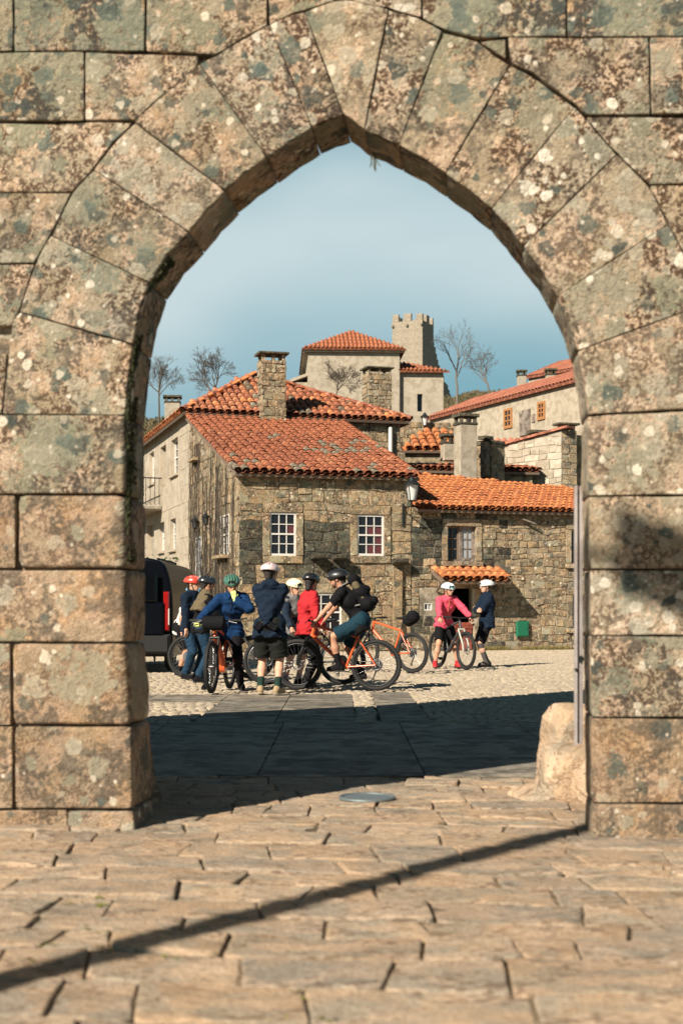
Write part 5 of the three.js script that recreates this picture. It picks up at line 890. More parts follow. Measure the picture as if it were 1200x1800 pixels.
  if (o.hair) { const L = o.hairLong ?? 0; mesh('hair', fieldMesh([ball(hd(0, .04, -.022), .1, [.87, .96, 1.02], { rot: hq }), cone(hd(0, .0, -.06), hd(0, -.05 - L, -.07), .062, .05, { k: .03 }), { ...ball(hd(0, -.05, .1), .1, [.95, 1.05, .9], { rot: hq }), sub: true }], .011, { bump: folds(sd, .004) }), std(lin(...o.hair), .75), t); }
  if (o.beard) mesh('beard', fieldMesh([ball(hd(0, -.075, .05), .05, [1.05, .75, .85], { rot: hq }), { ...ball(hd(0, -.03, .115), .045, [1.2, .8, 1], { rot: hq }), sub: true }], .009), std(lin(...o.beard), .85), t);
  // upper garments
  const torso = (inf, hem, o2 = {}) => { const low = pel.clone().add(V(0, -hem, 0)), w = o2.w ?? 0; return [cone(low.clone().addScaledVector(rt, -.075 - w), low.clone().addScaledVector(rt, .075 + w), .112 + inf, .112 + inf), cone(pel.clone().addScaledVector(rt, -.06 - w), pel.clone().addScaledVector(rt, .06 + w), .108 + inf, .108 + inf, { k: .05 }), cone(pel, chest, .112 + inf, .12 + inf, { k: .06 }), cone(chest.clone().addScaledVector(rt, -.075), chest.clone().addScaledVector(rt, .075), .108 + inf, .108 + inf, { k: .06 }), cone(chest, neck.clone().addScaledVector(up2, -.06), .115 + inf, .085 + inf, { k: .06 }), cone(sh[0], sh[1], .06 + inf, .06 + inf, { k: .06 })]; };
  const cutBelow = (hem, n = up) => { const m = n.clone().negate(); return { plane: true, n: m, w: m.dot(pel.clone().addScaledVector(n, -hem)) }; };
  for (const c of o.tops ?? []) {
    const inf = c.inf ?? .008, P = torso(inf, c.hem ?? .1, { w: c.w ?? 0 });
    if (c.sleeve !== 0) for (let i = 0; i < 2; i++) { const [el, wr] = arm[i]; if (c.sleeve === 'short') P.push(cone(sh[i], sh[i].clone().lerp(el, .72), .06 + inf, .053 + inf, { flat: true, k: .035 })); else P.push(cone(sh[i], el, .057 + inf, .046 + inf, { k: .022 }), cone(el, el.clone().lerp(wr, .97), .047 + inf, .033 + inf, { flat: true, k: .02 })); }
    if (c.collar) P.push(cone(neck.clone().addScaledVector(up2, -.03), neck.clone().addScaledVector(up2, c.collar).add(V(0, 0, .01)), .066 + inf, .064 + inf, { k: .03, flat: true }));
    if (c.hood) P.push(ball(neck.clone().add(V(0, .015, -.075).applyAxisAngle(V(0, 1, 0), tw)), .1, [1.15, .75, .75], { k: .04 }));
    P.push(cutBelow((c.hem ?? .1) + .02));
    if (c.neckCut) { const m = fw.clone().multiplyScalar(.5).add(up2).normalize(); P.push({ plane: true, n: m, w: m.dot(neck) + c.neckCut }); }
    mesh(c.name ?? 'jacket', fieldMesh(P, .0125, { bump: folds(sd * 3 + inf * 100, c.fold ?? .010) }), c.mat, t);
    if (c.zip) { const z = []; for (let k = 0; k <= 6; k++) { const f = k / 6, b = pel.clone().addScaledVector(up, -.06).lerp(neck, f), r = .118 + inf + (f > .8 ? -.045 * (f - .8) * 5 : 0); z.push(b.addScaledVector(fw.clone().negate().multiplyScalar(-1), r).toArray()); } mesh('zip', tube(z, .005, 16, 4), c.zip, t); }
  }
  if (o.bottom) {
    const c = o.bottom, inf = c.inf ?? .012, P = [cone(pel.clone().addScaledVector(rt, -.06).add(V(0, -.01, 0)), pel.clone().addScaledVector(rt, .06).add(V(0, -.01, 0)), .112 + inf, .112 + inf), cone(pel.clone().addScaledVector(up, .02), pel.clone().addScaledVector(up, .08), .11 + inf, .11 + inf, { k: .05 })];
    for (let i = 0; i < 2; i++) { const [kn, an] = leg[i]; if (c.to < 1) P.push(cone(hp[i], hp[i].clone().lerp(kn, c.to), .09 + inf, .07 + inf * 1.6, { flat: true, k: .03 })); else P.push(cone(hp[i], kn, .088 + inf, .058 + inf, { k: .03 }), cone(kn, kn.clone().lerp(an, c.to - 1), .057 + inf, .042 + inf * (c.flare ?? 1.2), { flat: true, k: .03 })); }
    const m = up.clone(); P.push({ plane: true, n: m, w: m.dot(pel.clone().addScaledVector(up, .1)) });
    mesh(c.name ?? 'trousers', fieldMesh(P, .0125, { bump: folds(sd * 5 + 2, c.fold ?? .008) }), c.mat, t);
  }
  for (let i = 0; i < 2; i++) {
    const [kn, an] = leg[i], td = V(Math.sin(toe[i]), o.toeUp?.[i] ?? 0, Math.cos(toe[i])).normalize();
    if (o.socks) mesh('sock', fieldMesh([cone(an.clone().lerp(kn, o.sockTo ?? .3), an, (o.sockTo ?? .3) > .6 ? .062 : .05, .043, { flat0: true }), cone(an, an.clone().add(V(0, -.04, 0)), .043, .038)], .011), o.socks, t);
    const shoe = [cone(an.clone().addScaledVector(td, -.045).add(V(0, -.045, 0)), an.clone().addScaledVector(td, .15).add(V(0, -.055, 0)), .040, .034), cone(an.clone().addScaledVector(td, .09).add(V(0, -.05, 0)), an.clone().add(V(0, .0, 0)).addScaledVector(td, -.005), .042, .047, { k: .04 })];
    const floor = an.y - .088; mesh('shoe', fieldMesh([...shoe, { plane: true, n: V(0, -1, 0), w: -(floor + .018) }, { plane: true, n: V(0, 1, 0), w: an.y + .03 }], .010), o.shoes ?? blackPlastic, t);
    mesh('shoe_sole', fieldMesh([cone(an.clone().addScaledVector(td, -.045).setY(floor + .03), an.clone().addScaledVector(td, .15).setY(floor + .03), .044, .04), { plane: true, n: V(0, -1, 0), w: -floor }, { plane: true, n: V(0, 1, 0), w: floor + .022 }], .008), o.soles ?? rubber, t);
  }
  if (o.helmet) helmetParts(t, head, hq, o.helmet, o.helmetOpt);
  if (o.glasses) { const lens = []; for (const k of [-1, 1]) { const l = new THREE.SphereGeometry(.026, 10, 8); l.scale(1, .68, .35); l.applyQuaternion(hq); const c = hd(k * .032, .004, .1); l.translate(c.x, c.y, c.z); lens.push(l); } for (const k of [-1, 1]) lens.push(bar(hd(k * .05, .008, .096).toArray(), hd(k * .08, .005, .0).toArray(), .004, 5)); lens.push(bar(hd(-.012, .006, .105).toArray(), hd(.012, .006, .105).toArray(), .004, 5)); mesh('sunglasses', merge(lens), blackPlastic, t); }
  t.scale.setScalar(s);
  return { t, J: { pel, chest, neck, head, sh, hp, arm, leg, rt, fw, up, up2, hq } };
}
// ---------------------------------------------------------------- bicycles
const chrome = std(lin(.5, .5, .5), .3, { metalness: 1 }), alloy = std(lin(.20, .20, .21), .4, { metalness: .9 }), brass = std(lin(.35, .27, .14), .4, { metalness: .8 });
// the bike's own axes: z forward, origin on the ground under the rear axle
function bicycle(label, pos, turn, { paint, fork = blackPlastic, wheel = .366, base = 1.15, steer = 0, rimMat = blackPlastic, ebike = false, bagFront = null, bagRear = null, group, crank = .6, sleek = true, lamp = false, tread = .029 }) {
  const t = thing('bicycle', label, 'bicycle', pos, turn, group), r = wheel, BB = [0, r - .03, .44], ST = [0, r + .40, .26], HT = [0, r + .56, base - .25], HB = [0, r + .42, base - .21], RA = [0, r, 0], SADDLE = [0, r + .60, .20];
  const makeWheel = (rear, parent) => {
    const w = new THREE.Group(); w.name = rear ? 'rear_wheel' : 'front_wheel'; w.position.set(0, r, rear ? 0 : base); parent.add(w);
    const ty = new THREE.TorusGeometry(r - tread, tread, 10, 56); ty.rotateY(Math.PI / 2); const knobs = []; for (let k = 0; k < 60; k++) { const a = k / 60 * 6.283; for (const x of [-.013, .013]) { const b = box(.012, .008, .016); b.translate(x, r - .0005, 0); b.rotateX(a + (x > 0 ? .05 : 0)); knobs.push(b); } } mesh('tyre', merge([ty, ...knobs]), rubber, w);
    const rim = new THREE.TorusGeometry(r - .066, .013, 8, 48); rim.scale(1, 1, 1.3); rim.rotateY(Math.PI / 2); mesh('rim', rim, rimMat, w);
    const sp = []; for (let k = 0; k < 28; k++) { const a = k / 28 * 6.283, c = a + (k % 2 ? .7 : -.7), x = k % 4 < 2 ? .022 : -.022; sp.push(bar([x, Math.sin(c) * .024, Math.cos(c) * .024], [0, Math.sin(a) * (r - .07), Math.cos(a) * (r - .07)], .0016, 4)); } mesh('spokes', merge(sp), chrome, w);
    const hub = new THREE.CylinderGeometry(.02, .02, .07, 12); hub.rotateZ(Math.PI / 2); const disc = new THREE.TorusGeometry(.072, .010, 4, 28); disc.scale(1, 1, .2); disc.rotateY(Math.PI / 2); disc.translate(.034, 0, 0); mesh('hub', merge([hub, disc]), alloy, w);
    if (rear) { const cs = []; for (let k = 0; k < 6; k++) { const g = new THREE.CylinderGeometry(.088 - k * .011, .088 - k * .011, .003, 24); g.rotateZ(Math.PI / 2); g.translate(-.026 - k * .005, 0, 0); cs.push(g); } mesh('cassette', merge(cs), alloy, w); mesh('derailleur', merge([bar([-.06, -.03, -.01], [-.06, -.13, .03], .012), bar([-.055, -.13, .03], [-.055, -.22, .06], .01), new THREE.TorusGeometry(.022, .006, 5, 12).rotateY(Math.PI / 2).translate(-.055, -.22, .06)]), blackPlastic, w); }
    return w;
  };
  makeWheel(true, t);
  const dt = ebike ? .055 : .03; const lerp = (a, b, k) => a.map((v, i) => mix(v, b[i], k));
  mesh('frame', merge([bar(HB, BB, dt, 12, dt * .95), bar(HT, ST, .022, 10), bar(BB, [0, ST[1] + .03, ST[2] - .005], .019, 10), bar(lerp(HB, HT, -.1), lerp(HB, HT, 1.08), .026, 10), ...[-1, 1].flatMap((s) => [bar([s * .03, BB[1], BB[2] - .03], [s * .066, r, 0], .013, 8), bar([s * .02, ST[1] - .02, ST[2]], [s * .066, r, 0], .0105, 8)]), new THREE.SphereGeometry(.03, 10, 8).translate(...HB), new THREE.CylinderGeometry(ebike ? .09 : .035, ebike ? .09 : .035, .075, 16).rotateZ(Math.PI / 2).translate(...BB)]), paint, t);
  mesh('seat_post', bar([0, ST[1], ST[2]], [0, SADDLE[1], SADDLE[2]], .014), blackPlastic, t);
  const sad = fieldMesh([cone(V(0, SADDLE[1] + .03, SADDLE[2] - .08), V(0, SADDLE[1] + .03, SADDLE[2] - .02), .055, .05, { s: [1.2, .5, 1] }), cone(V(0, SADDLE[1] + .03, SADDLE[2] + .0), V(0, SADDLE[1] + .028, SADDLE[2] + .16), .032, .02, { k: .04 })], .012); mesh('saddle', sad, blackPlastic, t);
  // steering assembly
  const st = new THREE.Group(); st.name = 'front_end'; t.add(st);
  const pf = [-1, 1].flatMap((s) => [bar([s * .062, HB[1] - .02, HB[2] + .02], [s * .062, r + .12, base - .02], .018, 8), bar([s * .062, r + .14, base - .02], [s * .058, r, base], .021, 8)]); pf.push(bar([-.065, HB[1] - .02, HB[2] + .02], [.065, HB[1] - .02, HB[2] + .02], .024, 8)); mesh('fork', merge(pf), fork, st);
  const hy = HT[1] + .05, hz = HT[2] - .02; mesh('handlebar', merge([bar(HT, [0, hy, hz], .017), bar([0, hy, hz], [0, hy + .015, hz + .06], .02), tube([[-.37, hy + .03, hz + .02], [-.2, hy + .03, hz + .055], [-.06, hy + .015, hz + .06], [.06, hy + .015, hz + .06], [.2, hy + .03, hz + .055], [.37, hy + .03, hz + .02]], .0145, 24, 8)]), blackPlastic, st);
  for (const s of [-1, 1]) { mesh('grip', bar([s * .25, hy + .03, hz + .045], [s * .37, hy + .03, hz + .02], .019, 10), rubber, st); mesh('brake_lever', bar([s * .2, hy + .02, hz + .075], [s * .32, hy - .005, hz + .09], .007, 6), alloy, st); }
  makeWheel(false, st);
  const ch = new THREE.Group(); ch.name = 'crankset'; ch.position.set(...BB); ch.rotation.x = crank; t.add(ch);
  const ring = new THREE.TorusGeometry(.072, .008, 5, 28); ring.scale(1, 1, .5); ring.rotateY(Math.PI / 2); ring.translate(-.05, 0, 0); mesh('chainring', ring, blackPlastic, ch); mesh('crank_arm', bar([-.062, 0, 0], [-.072, -.17, 0], .013), blackPlastic, ch); mesh('crank_arm', bar([.062, 0, 0], [.072, .17, 0], .013), blackPlastic, ch);
  for (const s of [-1, 1]) mesh('pedal', box(.09, .018, .085, s * .125, s * .17, 0), blackPlastic, ch);
  mesh('chain', merge([bar([-.05, BB[1] + .07, BB[2]], [-.04, r + .05, .0], .004, 4), bar([-.05, BB[1] - .07, BB[2]], [-.05, r - .2, .06], .004, 4)]), blackPlastic, t);
  if (bagFront) { mesh('handlebar_bag', fieldMesh([cone(V(-.15, hy - .02, hz + .14), V(.15, hy - .02, hz + .14), .085, .085, { flat: true, flat0: true }), cone(V(-.15, hy + .02, hz + .14), V(.15, hy + .02, hz + .14), .075, .075, { flat: true, flat0: true })], .014), bagFront, t); }
  if (bagRear) mesh('saddle_bag', fieldMesh([cone(V(0, SADDLE[1] - .02, SADDLE[2] - .12), V(0, SADDLE[1] + .05, SADDLE[2] - .22), .10, .125, { k: .05 })], .014, { bump: folds(9, .008) }), bagRear, t);
  if (lamp) mesh('headlight', new THREE.SphereGeometry(.03, 10, 8).translate(0, hy - .12, hz + .12), std(lin(.8, .22, .05), .3), t);
  t.userData.seat = SADDLE; t.userData.bar = [hy + .03, hz + .045]; t.userData.bb = BB;
  if (steer) st.rotation.y = 0;
  return t;
}
// ---------------------------------------------------------------- the cyclists
const orangePaint = new THREE.MeshPhysicalMaterial({ color: lin(.62, .105, .025), roughness: .35, clearcoat: .6, clearcoatRoughness: .2, side: THREE.DoubleSide }), whiteFrame = std(lin(.55, .52, .46), .4), greyFrame = std(lin(.05, .055, .06), .4), paleFrame = std(lin(.42, .42, .36), .4);
const at0 = (px, py) => onGround(px, py).toArray(), gpos = (px, d) => [(px - 600) / FOCAL * d, 0, -d];
const navy = cloth(.006, .014, .030), black = cloth(.006, .006, .0075), jeans = cloth(.012, .036, .070), white = cloth(.62, .6, .56), blue = cloth(.005, .030, .095), dkShort = cloth(.014, .016, .014), tan = std(lin(.32, .23, .13), .8), red = cloth(.42, .022, .028), pink = cloth(.60, .075, .12), greyV = cloth(.17, .165, .16), teal = cloth(.008, .032, .05), greySock = cloth(.085, .075, .075), oliveC = cloth(.12, .095, .055), yellow = cloth(.72, .42, .02), lime = std(lin(.62, .66, .22), .7);
const paint = (r, g, b, rough = .35) => new THREE.MeshPhysicalMaterial({ color: lin(r, g, b), roughness: rough, clearcoat: .5, clearcoatRoughness: .15, side: THREE.DoubleSide });
const PI = Math.PI;
// bikes
const bikeD = bicycle('orange hardtail mountain bike ridden by the man with a backpack', gpos(661, 19.55), -PI / 2 - .2, { paint: orangePaint, crank: 1.1 });
const bikeE = bicycle('orange mountain bike with black saddle bag standing alone by the wall', gpos(724, 24.9), -PI / 2 - .72, { paint: orangePaint, bagRear: black, crank: .3 });
const bikeA = bicycle('orange electric bike with black handlebar bag, facing the gate', gpos(404, 20.1), -.14, { paint: orangePaint, ebike: true, bagFront: black, lamp: true, crank: .9 });
const bikeB = bicycle('white and grey bike behind the man in jeans', gpos(331, 22.9), PI / 2 - .25, { paint: whiteFrame, fork: whiteFrame, crank: .2 });
const bikeC = bicycle('dark bike behind the woman in the red jacket', gpos(601, 21.1), -PI / 2 + .05, { paint: greyFrame, rimMat: alloy, crank: .8 });
const bikeF = bicycle('pale mountain bike straddled by the woman in pink', gpos(769, 27.3), .42, { paint: greyFrame, fork: paleFrame, crank: .5 });
// man seen from behind
person('person in navy hooded jacket and dark shorts, back to the gate, hands behind', at0(474, 1220), PI - .12, {
  scale: 1.03, feet: [[.13, .09, .02], [-.11, .09, -.03]], toes: [.25, -.35], hands: [[-.02, .89, -.19], [.10, .86, -.2]], elbows: [[1, 0, -.6], [-1, 0, -.6]], handDir: [[-1, -.4, 0], [1, -.7, 0]], palmUp: [[0, 0, 1], [0, 0, 1]], curl: [.5, .5], look: -.25, nod: .05, hair: [.03, .02, .015],
  tops: [{ mat: navy, inf: .022, hem: .15, collar: .05, hood: true, fold: .014, w: .03 }], bottom: { mat: dkShort, to: .92, inf: .03, name: 'shorts', fold: .008 }, socks: cloth(.014, .035, .028), sockTo: .34, shoes: tan, soles: std(lin(.4, .33, .22), .8), helmet: paint(.68, .52, .52), gloves: black });
// rider on the orange bike
{
  const b = bikeD, R0 = person('person in black T-shirt and teal shorts sitting on orange bike with backpack', [0, 0, 0], 0, {
    pelvis: [0, 1.0, 0], lean: .52, hunch: .18, nod: .12, look: .1, feet: [[.12, .36, .30], [-.13, .24, .02]], knees: [[.25, 0, 1], [-.3, 0, 1]], toes: [.05, -.05], hands: [[.30, .98, .62], [-.30, .98, .62]], elbows: [[1, -.4, -.3], [-1, -.4, -.3]], curl: [1.2, 1.2], palmUp: [[0, 1, 0], [0, 1, 0]],
    tops: [{ mat: black, inf: .012, hem: .14, sleeve: 'short', name: 'shirt', collar: .01 }], bottom: { mat: teal, to: .88, inf: .022, name: 'shorts' }, socks: black, sockTo: .45, shoes: black, helmet: paint(.012, .013, .014, .45), helmetOpt: { visor: true, vents: false }, hair: [.05, .03, .02], beard: [.13, .075, .045] });
  const seat = V(...b.userData.seat).applyEuler(b.rotation).add(b.position); R0.t.rotation.y = b.rotation.y; R0.t.position.set(seat.x, 0, seat.z); R0.t.position.add(V(0, 0, .02).applyEuler(b.rotation));
  const J = R0.J, bp = thing('backpack', 'black and olive backpack with straps on the rider of the orange bike', 'backpack', R0.t.position.toArray(), b.rotation.y);
  const back = J.chest.clone().addScaledVector(J.fw, -.2).addScaledVector(J.up, .03), lowB = back.clone().addScaledVector(J.up, -.2), top = back.clone().addScaledVector(J.up, .2);
  mesh('pack_body', fieldMesh([cone(lowB.clone().addScaledVector(J.rt, -.07), lowB.clone().addScaledVector(J.rt, .07), .11, .11), cone(top.clone().addScaledVector(J.rt, -.06), top.clone().addScaledVector(J.rt, .06), .085, .085, { k: .1 }), cone(back.clone().addScaledVector(J.rt, -.07), back.clone().addScaledVector(J.rt, .07), .11, .11, { k: .1 })], .014, { bump: folds(4, .008) }), black, bp);
  mesh('pocket', fieldMesh([cone(lowB.clone().addScaledVector(J.fw, -.09).addScaledVector(J.rt, -.05), lowB.clone().addScaledVector(J.fw, -.09).addScaledVector(J.rt, .05), .07, .07), cone(back.clone().addScaledVector(J.fw, -.08), back.clone().addScaledVector(J.fw, -.08), .07, .07, { k: .08 })], .014, { bump: folds(8, .006) }), black, bp);
  mesh('side_panel', fieldMesh([cone(back.clone().addScaledVector(J.rt, .1).addScaledVector(J.up, -.1), back.clone().addScaledVector(J.rt, .1).addScaledVector(J.up, .12), .06, .055)], .014), oliveC, bp);
  for (const k of [-1, 1]) mesh('strap', tube([top.clone().addScaledVector(J.rt, k * .08), J.neck.clone().addScaledVector(J.rt, k * .1).addScaledVector(J.up2, .02), J.chest.clone().addScaledVector(J.rt, k * .12).addScaledVector(J.fw, .14), lowB.clone().addScaledVector(J.rt, k * .13)].map((p) => p.toArray()), .014, 16, 6), greyV, bp);
}
// green helmet, blue jacket, leaning on the bars of the electric bike
{
  const b = bikeA, e = V(0, 0, .42).applyEuler(b.rotation).add(b.position);
  person('person in blue jacket and green helmet leaning over the electric bike', [e.x, 0, e.z], b.rotation.y + .1, { pelvis: [.06, .90, -.14], lean: .42, bend: .16, hunch: .2, look: .25, nod: .28, feet: [[.24, .09, -.1], [-.24, .09, -.12]], toes: [.3, -.3], hands: [[.20, 1.31, .32], [-.33, .96, .40]], elbows: [[1, -.8, .2], [-1, .2, -.4]], handDir: [[-.2, 1, -.15], [0, -.2, 1]], curl: [.6, 1.2], palmUp: [[.3, 0, 1], [0, 1, 0]], gloves: lime,
    tops: [{ mat: blue, inf: .022, hem: .10, collar: .05, zip: strapMat, w: .025, fold: .013 }], bottom: { mat: black, to: 1.95, inf: .012 }, shoes: black, helmet: paint(.05, .14, .10), hair: [.05, .03, .02] });
}
// the pair on the left
person('person in red helmet and navy jacket looking right beside the van', gpos(335, 22.7), PI / 2 - .55, { scale: .98, look: .1, feet: [[.12, .09, .05], [-.1, .09, -.04]], hands: [[.2, .95, .2], [-.22, .82, .08]], tops: [{ mat: navy, inf: .02, hem: .1, collar: .06, zip: strapMat }], bottom: { mat: jeans, to: 1.97, inf: .018 }, shoes: black, helmet: paint(.62, .055, .03), hair: [.02, .015, .012] });
person('person in black and olive vest with jeans and black helmet', gpos(352, 21.7), PI / 2 + .35, { scale: .97, lean: .16, nod: .1, feet: [[.12, .09, .08], [-.1, .09, -.06]], hands: [[.22, .98, .38], [-.2, .98, .38]], curl: [.9, .9], tops: [{ mat: black, inf: .016, hem: .1 }, { mat: oliveC, inf: .024, hem: -.26, name: 'shoulder_panel', collar: .07, sleeve: 0 }], bottom: { mat: jeans, to: 1.97, inf: .022 }, shoes: black, helmet: paint(.02, .024, .03), hair: [.02, .015, .012] });
person('person in white shirt and dark shorts half hidden behind the van', gpos(317, 24.0), PI / 2 - .2, { scale: .92, lean: .42, nod: .2, hands: [[.2, .95, .2], [-.22, .84, .1]], tops: [{ mat: white, inf: .014, hem: .13, sleeve: 'short', name: 'shirt' }], bottom: { mat: black, to: .9, inf: .02, name: 'shorts' }, shoes: black, socks: black, sockTo: .25, hair: [.04, .03, .02], helmet: paint(.16, .30, .40) });
// the couple behind the orange bike
person('person in grey vest and cream helmet behind the red jacket', gpos(511, 20.9), .75, { scale: .93, lean: .12, nod: .15, hands: [[.28, .95, .34], [-.28, .95, .34]], curl: [1, 1], feet: [[.14, .09, .02], [-.12, .09, -.02]], tops: [{ mat: cloth(.012, .022, .04), inf: .012, hem: .08 }, { mat: greyV, inf: .024, hem: .1, sleeve: 0, name: 'vest', collar: .05 }], bottom: { mat: black, to: .95, inf: .018, name: 'shorts' }, socks: cloth(.25, .2, .24), sockTo: .3, shoes: black, helmet: paint(.70, .66, .46), hair: [.08, .05, .03], glasses: true });
person('person in red jacket and black trousers with dark hair', gpos(538, 20.2), PI * .62, { scale: .97, lean: .1, look: .5, nod: .15, hands: [[.2, .90, .24], [-.24, .92, .20]], feet: [[.12, .09, .04], [-.1, .09, -.05]], curl: [1, 1], tops: [{ mat: red, inf: .022, hem: .1, collar: .04, w: .015, fold: .013 }], bottom: { mat: black, to: 1.95, inf: .014 }, shoes: black, hair: [.012, .009, .008], hairLong: .05, helmet: paint(.014, .014, .015) });
// the pair by the canopy
{
  const b = bikeF, e = V(0, 0, .40).applyEuler(b.rotation).add(b.position);
  person('person in pink jacket and black shorts astride a bike under the canopy', [e.x, 0, e.z], b.rotation.y - .12, { scale: .98, pelvis: [-.03, .93, -.12], lean: .34, hunch: .16, look: .45, nod: .08, feet: [[.2, .09, .05], [-.26, .09, -.02]], toes: [.3, -.3], hands: [[.34, .99, .46], [-.34, .98, .46]], elbows: [[1, -.2, -.4], [-1, -.2, -.4]], curl: [1.2, 1.2], palmUp: [[0, 1, 0], [0, 1, 0]], tops: [{ mat: pink, inf: .016, hem: .08, fold: .012, collar: .04, zip: cloth(.6, .25, .1) }], bottom: { mat: black, to: .86, inf: .008, name: 'shorts' }, shoes: std(lin(.45, .02, .025), .6), socks: cloth(.4, .03, .04), sockTo: .16, helmet: paint(.50, .58, .60), helmetOpt: { shell2: std(lin(.02, .2, .2), .5) }, glasses: true, hair: [.10, .06, .03] });
}
person('person in navy jacket and grey tights with folded arms by the wall', at0(855, 1171), -PI / 2 + .25, { scale: 1.0, lean: -.03, look: -.1, feet: [[.1, .09, .06], [-.1, .09, -.05]], toes: [.2, -.2], hands: [[-.10, 1.16, .22], [.12, 1.12, .24]], elbows: [[1, -.8, .2], [-1, -.8, .2]], handDir: [[-1, .1, 0], [1, .1, 0]], palmUp: [[0, 0, 1], [0, 0, 1]], tops: [{ mat: navy, inf: .024, hem: .12, collar: .06, w: .025, fold: .012 }], bottom: { mat: black, to: .98, inf: .02, name: 'shorts' }, socks: greySock, sockTo: .97, shoes: std(lin(.10, .075, .07), .8), helmet: paint(.62, .64, .64), helmetOpt: { vents: true }, hair: [.08, .05, .03] });
// ---------------------------------------------------------------- van parked inside the gate on the left
{
  const D = 25, xr = (299 - 600) / FOCAL * D, W = 1.86, L = 4.6, t = thing('parked_van', 'dark blue van with red tail lights parked left of the cyclists', 'van', [xr - W / 2, 0, -D], 0);
  const body = new THREE.MeshPhysicalMaterial({ color: lin(.0015, .0025, .005), roughness: .3, specularIntensity: .35, side: THREE.DoubleSide }), trim = std(lin(.004, .0045, .005), .7), tint = new THREE.MeshPhysicalMaterial({ color: lin(.003, .004, .005), roughness: .1, specularIntensity: .5, side: THREE.DoubleSide });
  // cross-section of the body, swept forward (towards -z)
  const s = new THREE.Shape(), w = W / 2; s.moveTo(-w, .34); s.lineTo(-w, 1.15); s.quadraticCurveTo(-w + .01, 1.7, -w + .13, 1.93); s.quadraticCurveTo(-w + .2, 2.03, -w + .42, 2.05); s.lineTo(w - .42, 2.05); s.quadraticCurveTo(w - .2, 2.03, w - .13, 1.93); s.quadraticCurveTo(w - .01, 1.7, w, 1.15); s.lineTo(w, .34); s.closePath();
  const g = new THREE.ExtrudeGeometry(s, { depth: L - .12, bevelEnabled: true, bevelSize: .05, bevelThickness: .06, bevelSegments: 3, curveSegments: 10 }); g.translate(0, 0, -L + .06); mesh('body', g, body, t);
  mesh('rear_bumper', chamferBox(W + .03, .36, .2, .05), trim, t, [0, .52, .03]); mesh('rear_window', chamferBox(W - .42, .56, .03, .06), tint, t, [0, 1.55, .055]); mesh('tailgate_panel', chamferBox(W - .2, .62, .02, .04), body, t, [0, .98, .06]);
  for (const k of [-1, 1]) { mesh('tail_light', chamferBox(.11, .72, .07, .025), new THREE.MeshPhysicalMaterial({ color: lin(.28, .009, .008), roughness: .15, clearcoat: 1, side: THREE.DoubleSide }), t, [k * (w - .06), 1.12, .03]); mesh('reversing_lamp', chamferBox(.035, .3, .05, .01), std(lin(.65, .6, .55), .2), t, [k * (w - .02), 1.02, .035]); mesh('side_glass', box(.02, .5, 2.2, k * (w - .035), 1.5, -1.5), tint, t); mesh('side_moulding', box(.03, .12, 3.2, k * (w + .008), .72, -2.2), trim, t);
    for (const z of [-.85, -3.6]) { const wh = new THREE.Group(); wh.name = 'wheel'; wh.position.set(k * (w - .1), .32, z); t.add(wh); const ty = new THREE.TorusGeometry(.23, .09, 10, 28); ty.rotateY(PI / 2); mesh('tyre', ty, rubber, wh); const rim = new THREE.CylinderGeometry(.17, .17, .14, 18); rim.rotateZ(PI / 2); mesh('rim', rim, alloy, wh); } }
  mesh('door_handle', tube([[w - .5, 1.82, .07], [w - .47, 1.6, .085], [w - .45, 1.35, .085], [w - .52, 1.22, .07]], .012, 16, 6), chrome, t);
  mesh('number_plate', box(.5, .11, .012, 0, .72, .14), std(lin(.6, .6, .58), .4), t); mesh('roof_rail', merge([bar([w - .28, 2.1, -.4], [w - .28, 2.1, -3.2], .02), bar([w - .28, 2.04, -.5], [w - .28, 2.1, -.5], .02), bar([w - .28, 2.04, -3.1], [w - .28, 2.1, -3.1], .02)]), trim, t);
}
{ // shrub in a planter by the white house wall, its top over the van roof
  reseed(19); const p = at(272, 1000, 30), t = thing('leafy_shrub', 'small dark leafy shrub against the white house wall behind the van', 'shrub', [p.x, 0, p.z]); const stems = [], leaves = [];
  for (let k = 0; k < 9; k++) { const a = R(0, 6.3), r = R(.1, .5), tip = [Math.cos(a) * r, R(1.9, 2.25), Math.sin(a) * r]; stems.push(tube([[0, 0, 0], [Math.cos(a) * r * .3, 1.1, Math.sin(a) * r * .3], tip], .018, 8, 5)); for (let j = 0; j < 45; j++) { const g = new THREE.CircleGeometry(R(.03, .055), 5); g.scale(1, .55, 1); g.rotateX(R(-1.4, 1.4)); g.rotateY(R(0, 6.3)); g.translate(tip[0] + R(-.22, .22), tip[1] + R(-.45, .16), tip[2] + R(-.22, .22)); leaves.push(g); } }
  mesh('stems', merge(stems), oldWood, t); mesh('foliage', merge(leaves), std(lin(.05, .075, .022), .8), t);
}
// ---------------------------------------------------------------- creeper on the lane wall
{
  reseed(23); const t = thing('bare_creeper', 'leafless dark creeper stems climbing the lane wall of the stone house', 'creeper', S.o.toArray(), HY - PI / 2);
  for (let k = 0; k < 60; k++) {
    const u0 = -R(.2, 7.2), top = Math.min(EAVE - .3 - u0 * .3, R(2.2, 7)), pts = []; let u = u0; for (let v = 0; v <= top; v += .35) { u += R(-.09, .09); u = clamp(u, -7.25, -.05); pts.push([u, v, .05 + R(-.01, .035)]); }
    const g = [tube(pts, R(.005, .015), pts.length * 2, 5)]; for (let j = 0; j < 9; j++) { const a = pick(pts.slice(2)); if (a) g.push(tube([a, [a[0] + R(-.15, .15), a[1] + .35, .06], [a[0] + R(-.3, .3), a[1] + R(.6, 1.1), .05]], .005, 8, 4)); }
    mesh('stem', merge(g), std(lin(...pick([[.055, .042, .03], [.09, .07, .048], [.035, .03, .024]])), .95), t);
  }
}
